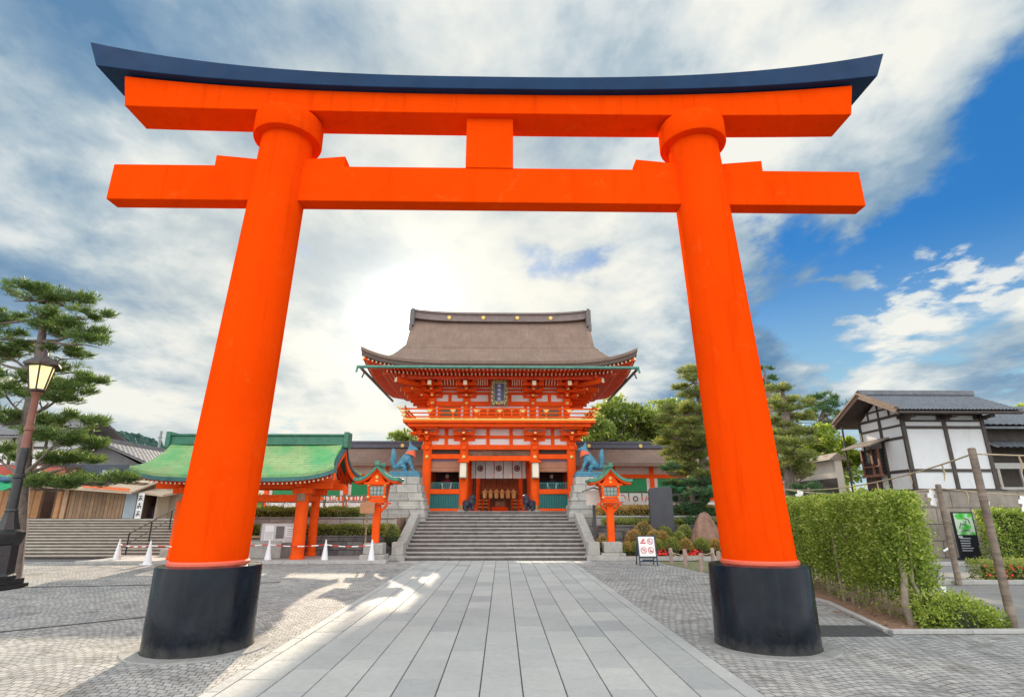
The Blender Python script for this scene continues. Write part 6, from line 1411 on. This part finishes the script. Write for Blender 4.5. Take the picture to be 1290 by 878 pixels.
hedge_box('far_hedge', 'trimmed hedge across the car park at the right edge', [(19.3, 22.3), (30, 22.3), (30, 23.4), (19.6, 23.4)], 0, 2.02, 42000, HEDG, .085, bare=.1)
hedge_box('azalea_strip', 'low azalea strip with red flowers in the car park', [(14.05, 16.75), (24, 16.75), (24, 17.7), (14.2, 17.7)], 0, .56, 20000, AZAL, .065, stems=False)
n = 70; P = np.stack([rng.uniform(14.0, 16.8, n), rng.uniform(16.68, 16.78, n), rng.uniform(.1, .55, n)], 1); leaf_object('flowers', P, unit(n), np.full(n, .08), np.full(n, .075), FLOW, bpy.data.objects['azalea_strip'], kind='stuff')

# rope posts and sacred rope
def rope_post(x, y, h, r_, label):
    b = MB(); b.lathe([(r_, 0), (r_ * .9, h), (r_ * .5, h + .015)], (x, y, 0), 12); o = b.build('rope_post', mat('grey_pole_wood', (.235, .185, .145), .85, .25, 5, bump=.006, fn=streaks('z', 14, .35)), smooth=45); tag(o, label, 'post', 'wooden posts carrying the sacred rope'); return Vector((x, y, h))
A = rope_post(9.20, 10.70, 3.18, .074, 'tall grey wooden rope post nearest the camera at the right')
Bp = rope_post(12.92, 16.5, 2.76, .082, 'grey wooden rope post farther back beside the hedge end')
Cp = rope_post(9.15, 18.9, 2.86, .09, 'rope post mostly hidden behind the tall hedge')
Dp = rope_post(15.5, 9.4, 3.2, .10, 'rope post beyond the right edge of the view'); Ep = rope_post(21.0, 16.4, 2.7, .1, 'far rope post beyond the right edge of the view')
def rope(name, a, c, sag, label, ns, sh):
    t = thing(name, label, 'rope', a, 'sacred ropes round the car park'); P = [a.lerp(c, i / 24) + Vector((0, 0, -.10 - sag * 4 * (i / 24) * (1 - i / 24))) for i in range(25)]
    b = MB(); b.tube(P, .016, 6); b.build('straw_rope', ROPE, t, smooth=60)
    for f in ns:
        q = a.lerp(c, f) + Vector((0, 0, -.10 - sag * 4 * f * (1 - f))); b = MB(); b.tube([q, q + Vector((.02, 0, -.16)), q + Vector((-.02, 0, -.34))], [.014, .02, .006], 6); b.build('tassel', ROPE, t)
    for f in sh:
        q = a.lerp(c, f) + Vector((0, 0, -.10 - sag * 4 * f * (1 - f))); b = MB(); z = 0; x = 0
        for k in range(4):
            b.beam(q + Vector((x - .08, 0, z - .06)), q + Vector((x + .10, .01, z - .10)), .12, .006, up=(0, 1, 0)); z -= .11; x += (-.07, .09, -.05, 0)[k]
        b.build('paper_streamer', PAPER, t)
rope('sacred_rope', A, Cp, .30, 'straw rope from the tall post back over the hedge', (.10, .22, .36, .5), (.80, .94))
rope('sacred_rope', A, Dp, .12, 'straw rope running right from the tall post', (.12, .3), ())
rope('sacred_rope', Bp, Ep, .22, 'straw rope with white paper streamers from the farther post', (.1, .4), (.16, .30))
rope('sacred_rope', Bp, Cp, .20, 'straw rope with white paper between the two farther posts', (.3, .6), (.04,))
t = thing('white_stake', 'short white stake with a crossbar beside the farther rope post', 'stake', (14.2, 18.1, 0)); b = MB(); b.tube([(14.15, 18.1, 0), (14.15, 18.1, 1.02)], .05, 8); b.build('stake', PAPER, t, smooth=50); b = MB(); b.tube([(13.9, 18.1, .80), (14.2, 18.1, .95)], .03, 6); b.build('crossbar', PAPER, t)

# poster board
t = thing('poster_board', 'black poster board with a green picture against the stone wall', 'poster board', (19.9, 24.8, 0)); x0, x1, Y = 19.75, 20.68, 24.8
b = MB(); b.box(x0, x1, Y, Y + .08, .05, 1.98); b.box(x0 - .1, x1 + .1, Y - .15, Y + .3, 0, .06); b.build('board', mat('poster_black', (.018, .02, .026), .4), t)
b = MB(); b.box(x0 + .06, x1 - .06, Y - .012, Y - .002, 1.02, 1.92)
def poster(b_, pos, c, r_):
    n = b_.noise(pos, 3.2, 3, .5); c2 = b_.ramp(n, [(.36, (.05, .42, .05)), (.5, (.14, .62, .12)), (.60, (.62, .74, .60))]); return c2, b_.noise(pos, 1.0, 0), r_
b.build('picture', mat('poster_green', (.1, .5, .1), .4, fn=poster), t)
b = MB()
for pts in (((.2, .25), (.3, .42), (.45, .36), (.55, .5)), ((.25, .12), (.4, .22), (.62, .16)), ((.5, .6), (.66, .55), (.7, .42))): b.tube([(x0 + p, Y - .02, 1.0 + q * 1.2) for p, q in pts], .022, 5)
b.build('brush_marks', mat('mark_grey', (.14, .16, .15), .6), t)
b = MB()
for i in range(6): b.box(x0 + .12, x0 + .12 + rnd.uniform(.35, .65), Y - .01, Y - .002, .86 - i * .1, .90 - i * .1)
b.box(x0 + .08, x0 + .26, Y - .011, Y - .002, .9, .99); b.build('text_lines', mat('poster_text', (.5, .52, .56), .6), t)

# ------------------------------------------------------------------ white plaster house on a stone base
HX0, HX1, HY0, HY1 = 19.28, 23.15, 26.0, 29.2
b = MB(); b.box(HX0 - .15, 38, HY0 - .12, HY0 + .5, 0, 2.92); b.box(HX0 - .15, HX0 + .4, HY0 + .5, 45, 0, 2.9); o = b.build('stone_foundation_wall', mat('tan_wall_blocks', (.33, .285, .235), .85, .18, 2, bump=.02, stain=(.17, .15, .12), stain_amt=.5, fn=blocks(1.6, .72, .03, .4, 'auto', .25)), bevel=.01); tag(o, 'tall tan stone retaining wall under the white house', 'wall')
b = MB(); b.box(HX0, 40, HY0 + .4, 60, 0, 2.88); tag(b.build('house_terrace', SOIL), 'raised ground behind the tan stone wall', 'ground', None, 'structure')
hs = thing('plaster_house', 'white plaster house with dark timber frame and grey tiled roof', 'house', (21.2, 27, 2.92)); zf, zw, zr = 2.96, 6.52, 7.72
b = MB(); b.box(HX0, HX1, HY0, HY1, zf, zw); ym = (HY0 + HY1) / 2; b.prism([(HY0, zw), (HY1, zw), (ym, zr - .3)], 'x', HX0 + .01, HX0 + .14); b.build('wall', mat('house_plaster', (.66, .67, .69), .85, .04, 1.2, stain=(.55, .52, .47), stain_amt=.35), hs)
b = MB(); y = HY0 - .035; e = .09
for x in (HX0, 21.28, HX1): b.box(x - e, x + e, y - .03, y + .05, zf - .02, zw + .02)
for z0, z1 in ((zf - .1, zf + .06), (3.78, 3.92), (5.80, 5.94), (6.14, 6.23), (6.44, 6.56)): b.box(HX0 - .1, HX1 + .1, y - .015, y + .04, z0, z1)
x = HX0 - .035
for yy in (HY0 + .02, 27.6, HY1): b.box(x - .03, x + .05, yy - .085, yy + .085, zf - .02, zw + .01)
for z0, z1 in ((zf - .1, zf + .05), (3.78, 3.92), (5.35, 5.48), (5.95, 6.05), (6.45, 6.58)): b.box(x - .012, x + .04, HY0 - .1, HY1 + .1, z0, z1)
for yy in (26.8, 27.6, 28.4): b.box(x - .014, x + .03, yy - .05, yy + .05, 6.5, 7.5 - abs(yy - ym) * .75)
b.box(x - .016, x + .03, HY0 + .6, HY1 - .6, 6.9, 6.98); b.build('timber_frame', DTIM, hs, bevel=.008)
b = MB(); ro, rx0, rx1 = .95, HX0 - .85, HX1 + 1.25
tiled(b, (rx0, HY0 - ro, 6.52), (rx1, HY0 - ro, 6.52), (rx1, ym, zr), (rx0, ym, zr), 34, 11, .05); tiled(b, (rx1, HY1 + ro, 6.52), (rx0, HY1 + ro, 6.52), (rx0, ym, zr), (rx1, ym, zr), 34, 11, .05); rf = b.build('roof', TILE, hs, smooth=50)
b = MB(); b.prism([(HY0 - ro, 6.36), (ym, zr - .18), (HY1 + ro, 6.36), (HY1 + ro, 6.50), (ym, zr - .012), (HY0 - ro, 6.50)], 'x', rx0 + .03, rx1 - .03); b.build('eave_board', DTIM, rf)
b = MB(); b.beam((rx0 - .04, ym, zr + .12), (rx1 + .04, ym, zr + .12), .34, .20); b.beam((rx0 - .08, ym, zr + .25), (rx1 + .08, ym, zr + .25), .22, .10); b.build('ridge', TILE, rf, bevel=.03)
b = MB()
for s, yy in ((-1, HY0 - ro), (1, HY1 + ro)): b.beam((rx0 - .03, yy, 6.50), (rx0 - .03, ym, zr - .04), .08, .18); b.beam((rx0 - .02, yy, 6.65), (rx0 - .02, ym, zr + .13), .20, .10)
b.build('verge_board', mat('brown_verge', (.17, .11, .08), .75, .15, 5), rf)
b = MB(); b.beam((rx0, HY0 - ro - .06, 6.44), (rx1, HY0 - ro - .06, 6.44), .09, .09); b.build('gutter', DTIM, rf)
for xx in (HX0 + .05, 21.28, HX1 - .05): b = MB(); b.box(xx - .12, xx + .12, HY0 - .75, HY0, 6.26, 6.40); b.box(xx - .32, xx + .32, HY0 - .08, HY0 - .02, 6.24, 6.42); b.build('eave_bracket', DTIM, hs)
# side bay window with a small roof and rail
b = MB(); b.box(HX0 - .30, HX0 - .01, 27.7, 29.0, 3.75, 5.05); wv = b.build('side_window', mat('window_dark', (.02, .02, .022), .3), hs)
b = MB()
for yy in (27.7, 28.2, 29.0): b.box(HX0 - .36, HX0 - .29, yy - .06, yy + .06, 3.7, 5.1)
b.box(HX0 - .42, HX0 - .28, 27.55, 29.1, 3.66, 3.8); b.box(HX0 - .38, HX0 - .30, 27.7, 29.0, 4.15, 4.22); b.build('window_rail', mat('red_brown_timber', (.20, .085, .05), .7, .2, 6), wv)
b = MB(); b.add([(HX0 - 1.0, 27.1, 5.2), (HX0 - 1.0, 29.6, 5.2), (HX0 - .02, 29.6, 5.56), (HX0 - .02, 27.1, 5.56), (HX0 - 1.0, 27.1, 5.12), (HX0 - 1.0, 29.6, 5.12), (HX0 - .02, 29.6, 5.48), (HX0 - .02, 27.1, 5.48)], [(0, 3, 2, 1), (4, 5, 6, 7), (0, 1, 5, 4), (1, 2, 6, 5), (2, 3, 7, 6), (3, 0, 4, 7)]); b.build('window_canopy', GREYW, hs)
b = MB(); [b.tube([(HX0 - .8, yy, 2.9), (HX0 - .8, yy, 6.4)], .05, 8) for yy in (29.5,)]; b.build('canopy_post', DTIM, hs); b = MB(); b.box(HX0 - .30, HX0 - .01, 28.2, 29.0, 2.9, 3.64); b.build('lower_opening', mat('red_brown_dark', (.07, .035, .028), .7), hs)
# neighbour house with tiers of tiled roof at the right edge
nb = thing('tiled_house', 'grey tiled house with railed balcony beyond the white house', 'house', (28, 29, 2.9)); b = MB(); b.box(24.6, 38, 28.0, 36, 2.9, 6.4); b.build('wall', mat('neighbour_dark', (.075, .06, .05), .8, .2), nb)
b = MB(); tiled(b, (24.0, 27.2, 6.15), (39, 27.2, 6.15), (39, 31.5, 7.9), (25.4, 31.5, 7.9), 46, 10, .05); b.prism([(27.2, 6.0), (31.5, 7.75), (36.5, 6.0), (36.5, 6.1), (31.5, 7.87), (27.2, 6.1)], 'x', 24.3, 38.8); tiled(b, (24.2, 26.6, 4.95), (39, 26.6, 4.95), (39, 28.0, 5.45), (24.6, 28.0, 5.45), 46, 3, .05); b.build('roof', TILE, nb, smooth=50)
b = MB(); b.box(24.4, 38, 27.15, 27.35, 3.02, 3.14); b.box(24.4, 38, 27.2, 27.3, 4.02, 4.30); [b.box(24.5 + i * 1.1, 24.58 + i * 1.1, 27.22, 27.30, 3.1, 4.02) for i in range(12)]; b.build('balcony_rail', mat('pale_rail', (.40, .40, .38), .7), nb)
b = MB(); b.box(24.5, 38, 27.0, 28.0, 2.92, 3.02); b.build('balcony_floor', GREYW, nb)
# plaster wall with tiled coping running back from the house
b = MB(); gw = thing('garden_wall', 'white plaster wall with tiled coping running back from the house', 'wall', (18.6, 36, 2.9)); b.box(18.3, 18.7, 30.4, 47, 2.88, 4.75); b.build('wall', mat('aged_plaster', (.55, .52, .46), .9, .1, .8, stain=(.34, .30, .25), stain_amt=.6), gw); b = MB(); b.prism([(17.95, 4.72), (19.05, 4.72), (18.5, 5.12)], 'y', 30.3, 47.1); b.build('coping', mat('brown_tile', (.24, .20, .165), .8, .2, 4), gw)
b = MB(); b.box(18.22, 18.31, 30.4, 47, 2.85, 3.75); b.build('dark_base', mat('dark_wainscot', (.05, .042, .038), .8, .2, 3), gw); b = MB(); b.box(17.9, 18.9, 29, 48, 0, 2.86); tag(b.build('stone_foundation_wall', MATS['tan_wall_blocks']), 'stone retaining wall under the white plaster wall', 'wall')

# ------------------------------------------------------------------ pines and trees on the right
def pads_px(L, Y, ky=1.0):
    out = []
    for (u, v, r_, h_) in L: dY = rnd.uniform(-1.2, 1.2); p = at(u, v, Y + dY); out.append((p.x, p.y, p.z, r_ * pxm(Y), h_ * pxm(Y)))
    return out
def trunk_px(u0, Y, pts, z0):
    P = [at(u, v, Y) for u, v in pts]; P[0].z = z0; return P
Y = 29.6
pine('layered_pine', 'tall layered pine just left of the right torii pillar', trunk_px(886, Y, [(886, 690), (886, 620), (885, 560), (882, 510), (876, 480), (868, 462)], 1.2), [.26, .22, .18, .14, .10, .05],
     pads_px([(866, 468, 15, 9), (876, 478, 14, 8), (857, 489, 11, 6), (872, 500, 15, 8), (884, 492, 14, 8), (864, 518, 26, 9), (852, 533, 26, 9), (884, 530, 22, 9), (866, 549, 28, 10), (850, 562, 22, 9), (880, 560, 20, 9), (862, 577, 28, 10), (846, 590, 13, 8), (866, 597, 24, 9), (888, 600, 18, 9), (876, 515, 18, 9), (880, 545, 18, 9), (872, 562, 20, 9), (874, 586, 20, 9), (858, 570, 18, 8), (868, 534, 18, 8), (850, 548, 14, 7), (878, 572, 18, 9)], Y), PINEO, tuft=.30, dens=190)
Y = 29.0
pine('cloud_pine', 'dark low pine with rounded pads behind the boulder', trunk_px(876, Y, [(876, 680), (874, 640), (870, 605)], 1.2), [.18, .15, .08],
     pads_px([(848, 592, 11, 9), (876, 610, 22, 9), (852, 609, 13, 7), (888, 620, 16, 9), (856, 623, 16, 8), (874, 634, 20, 9), (859, 645, 13, 9), (886, 650, 18, 11), (870, 660, 14, 9), (893, 672, 12, 12), (862, 632, 16, 9), (880, 640, 16, 10), (878, 625, 16, 9), (848, 655, 11, 8)], Y), PINEB, tuft=.25, dens=260)
Y = 25.0
pine('broad_pine', 'dense olive pine right of the right torii pillar', trunk_px(996, Y, [(996, 665), (995, 620), (992, 560), (990, 515), (984, 486)], 0), [.26, .24, .2, .14, .06],
     pads_px([(980, 490, 15, 8), (990, 505, 16, 9), (1004, 510, 18, 10), (976, 512, 14, 9), (1006, 527, 19, 10), (984, 532, 18, 10), (996, 548, 22, 10), (1012, 558, 16, 9), (980, 560, 14, 10), (998, 571, 20, 10), (1014, 578, 15, 8), (982, 586, 15, 10), (1006, 592, 19, 9), (988, 600, 14, 9), (992, 520, 16, 9), (998, 538, 16, 9), (990, 560, 18, 9), (996, 582, 18, 9), (1012, 545, 13, 8), (1002, 602, 16, 8), (1016, 590, 12, 7)], Y), PINEO, tuft=.27, dens=220)
pine('clipped_pine', 'small dark clipped pine behind the rope and tall hedge', trunk_px(1018, 23, [(1018, 640), (1018, 625), (1018, 614)], 0), [.14, .12, .06], pads_px([(1016, 616, 14, 8), (1026, 622, 12, 7), (1007, 624, 12, 7), (1020, 632, 16, 8)], 23), PINEB, tuft=.24, dens=170)
Y = 42.0
pine('airy_pine', 'airy dark green pine rising behind the broad pine', trunk_px(1036, Y, [(1036, 660), (1038, 580), (1034, 530), (1040, 505)], 0), [.3, .26, .18, .08],
     pads_px([(1034, 503, 17, 7), (1022, 512, 12, 6), (1049, 512, 16, 7), (1060, 523, 12, 6), (1036, 519, 14, 6), (1052, 532, 12, 6), (1026, 526, 12, 6), (1040, 540, 14, 7)], Y), PINEB, tuft=.42, dens=75)
Y = 56.0
pine('distant_pine', 'thin dark pine top showing beside the right pillar edge', trunk_px(976, Y, [(976, 660), (974, 560), (968, 500), (962, 462)], 0), [.4, .34, .25, .08], pads_px([(962, 466, 9, 5), (966, 480, 12, 6), (958, 488, 12, 6), (972, 494, 14, 6)], Y), PINEB, tuft=.5, dens=60)
def blobs_px(L, Y, sp=1.5): 
    out = []
    for (u, v, r_) in L: dY = rnd.uniform(-sp, sp); p = at(u, v, Y + dY); out.append((p.x, p.y, p.z, r_ * pxm(Y)))
    return out
Y = 36.0
broadleaf('garden_tree', 'bright yellow-green broadleaf tree behind the olive pine', tuple(trunk_px(1042, Y, [(1042, 650)], 0)[0]), 7.0, blobs_px([(1038, 550, 17), (1026, 564, 16), (1048, 572, 17), (1066, 562, 12), (1060, 580, 13), (1034, 584, 15), (1076, 576, 10), (1018, 580, 12)], Y), LEAFB, .24, 1100)
Y = 58.0
bl1 = [(752, 540, 20), (768, 522, 24), (790, 516, 26), (812, 522, 22), (760, 556, 20), (784, 545, 26), (808, 548, 24), (742, 556, 14), (778, 566, 18), (800, 570, 18)]
broadleaf('camphor_tree', 'large rounded green tree behind the right corridor, nearer the gate', tuple(trunk_px(782, Y, [(782, 650)], 1.9)[0]), 12, blobs_px(bl1, Y, 2.5), LEAFY, .42, 1500, 'big trees behind the corridor')
bl2 = [(838, 518, 22), (860, 526, 22), (826, 534, 22), (848, 545, 25), (875, 540, 22), (830, 562, 20), (862, 566, 20), (884, 562, 16)]
broadleaf('camphor_tree', 'large rounded green tree behind the right corridor, nearer the torii pillar', tuple(trunk_px(850, Y + 2, [(850, 650)], 1.9)[0]), 12, blobs_px(bl2, Y + 2, 2.5), LEAFY, .42, 1500, 'big trees behind the corridor')
broadleaf('distant_tree', 'small pale tree showing left of the gate above the corridor', tuple(trunk_px(506, 62, [(506, 650)], 1.9)[0]), 8, blobs_px([(500, 551, 9), (510, 549, 9), (518, 556, 7)], 62, .5), LEAFY, .35, 420)
Y = 70.0
broadleaf('distant_tree', 'yellow-green tree behind the roofs at the far right', tuple(trunk_px(1285, 33, [(1285, 640)], 2.8)[0]), 5, blobs_px([(1272, 528, 13), (1290, 522, 14), (1262, 540, 9), (1285, 546, 12), (1306, 530, 16)], 33, .6), LEAFB, .2, 600)
broadleaf('distant_tree', 'rounded tree filling the gap beside the garden wall', tuple(trunk_px(1000, 66, [(1000, 650)], 0)[0]), 10, blobs_px([(950, 545, 22), (975, 560, 24), (1005, 560, 26), (1040, 575, 24), (1070, 585, 20), (960, 585, 22), (1010, 595, 26), (1060, 605, 22), (920, 560, 22), (930, 590, 22)], 66, 2), LEAFY, .5, 900)
n = 2600; P = np.stack([rng.uniform(-70, 110, n), rng.uniform(95, 110, n), rng.uniform(0, 6.0, n)], 1)
tag(leaf_object('far_treeline', P, unit(n), np.full(n, 2.2), np.full(n, 1.6), LEAFY), 'far line of woods closing the horizon', 'woods', None, 'stuff')
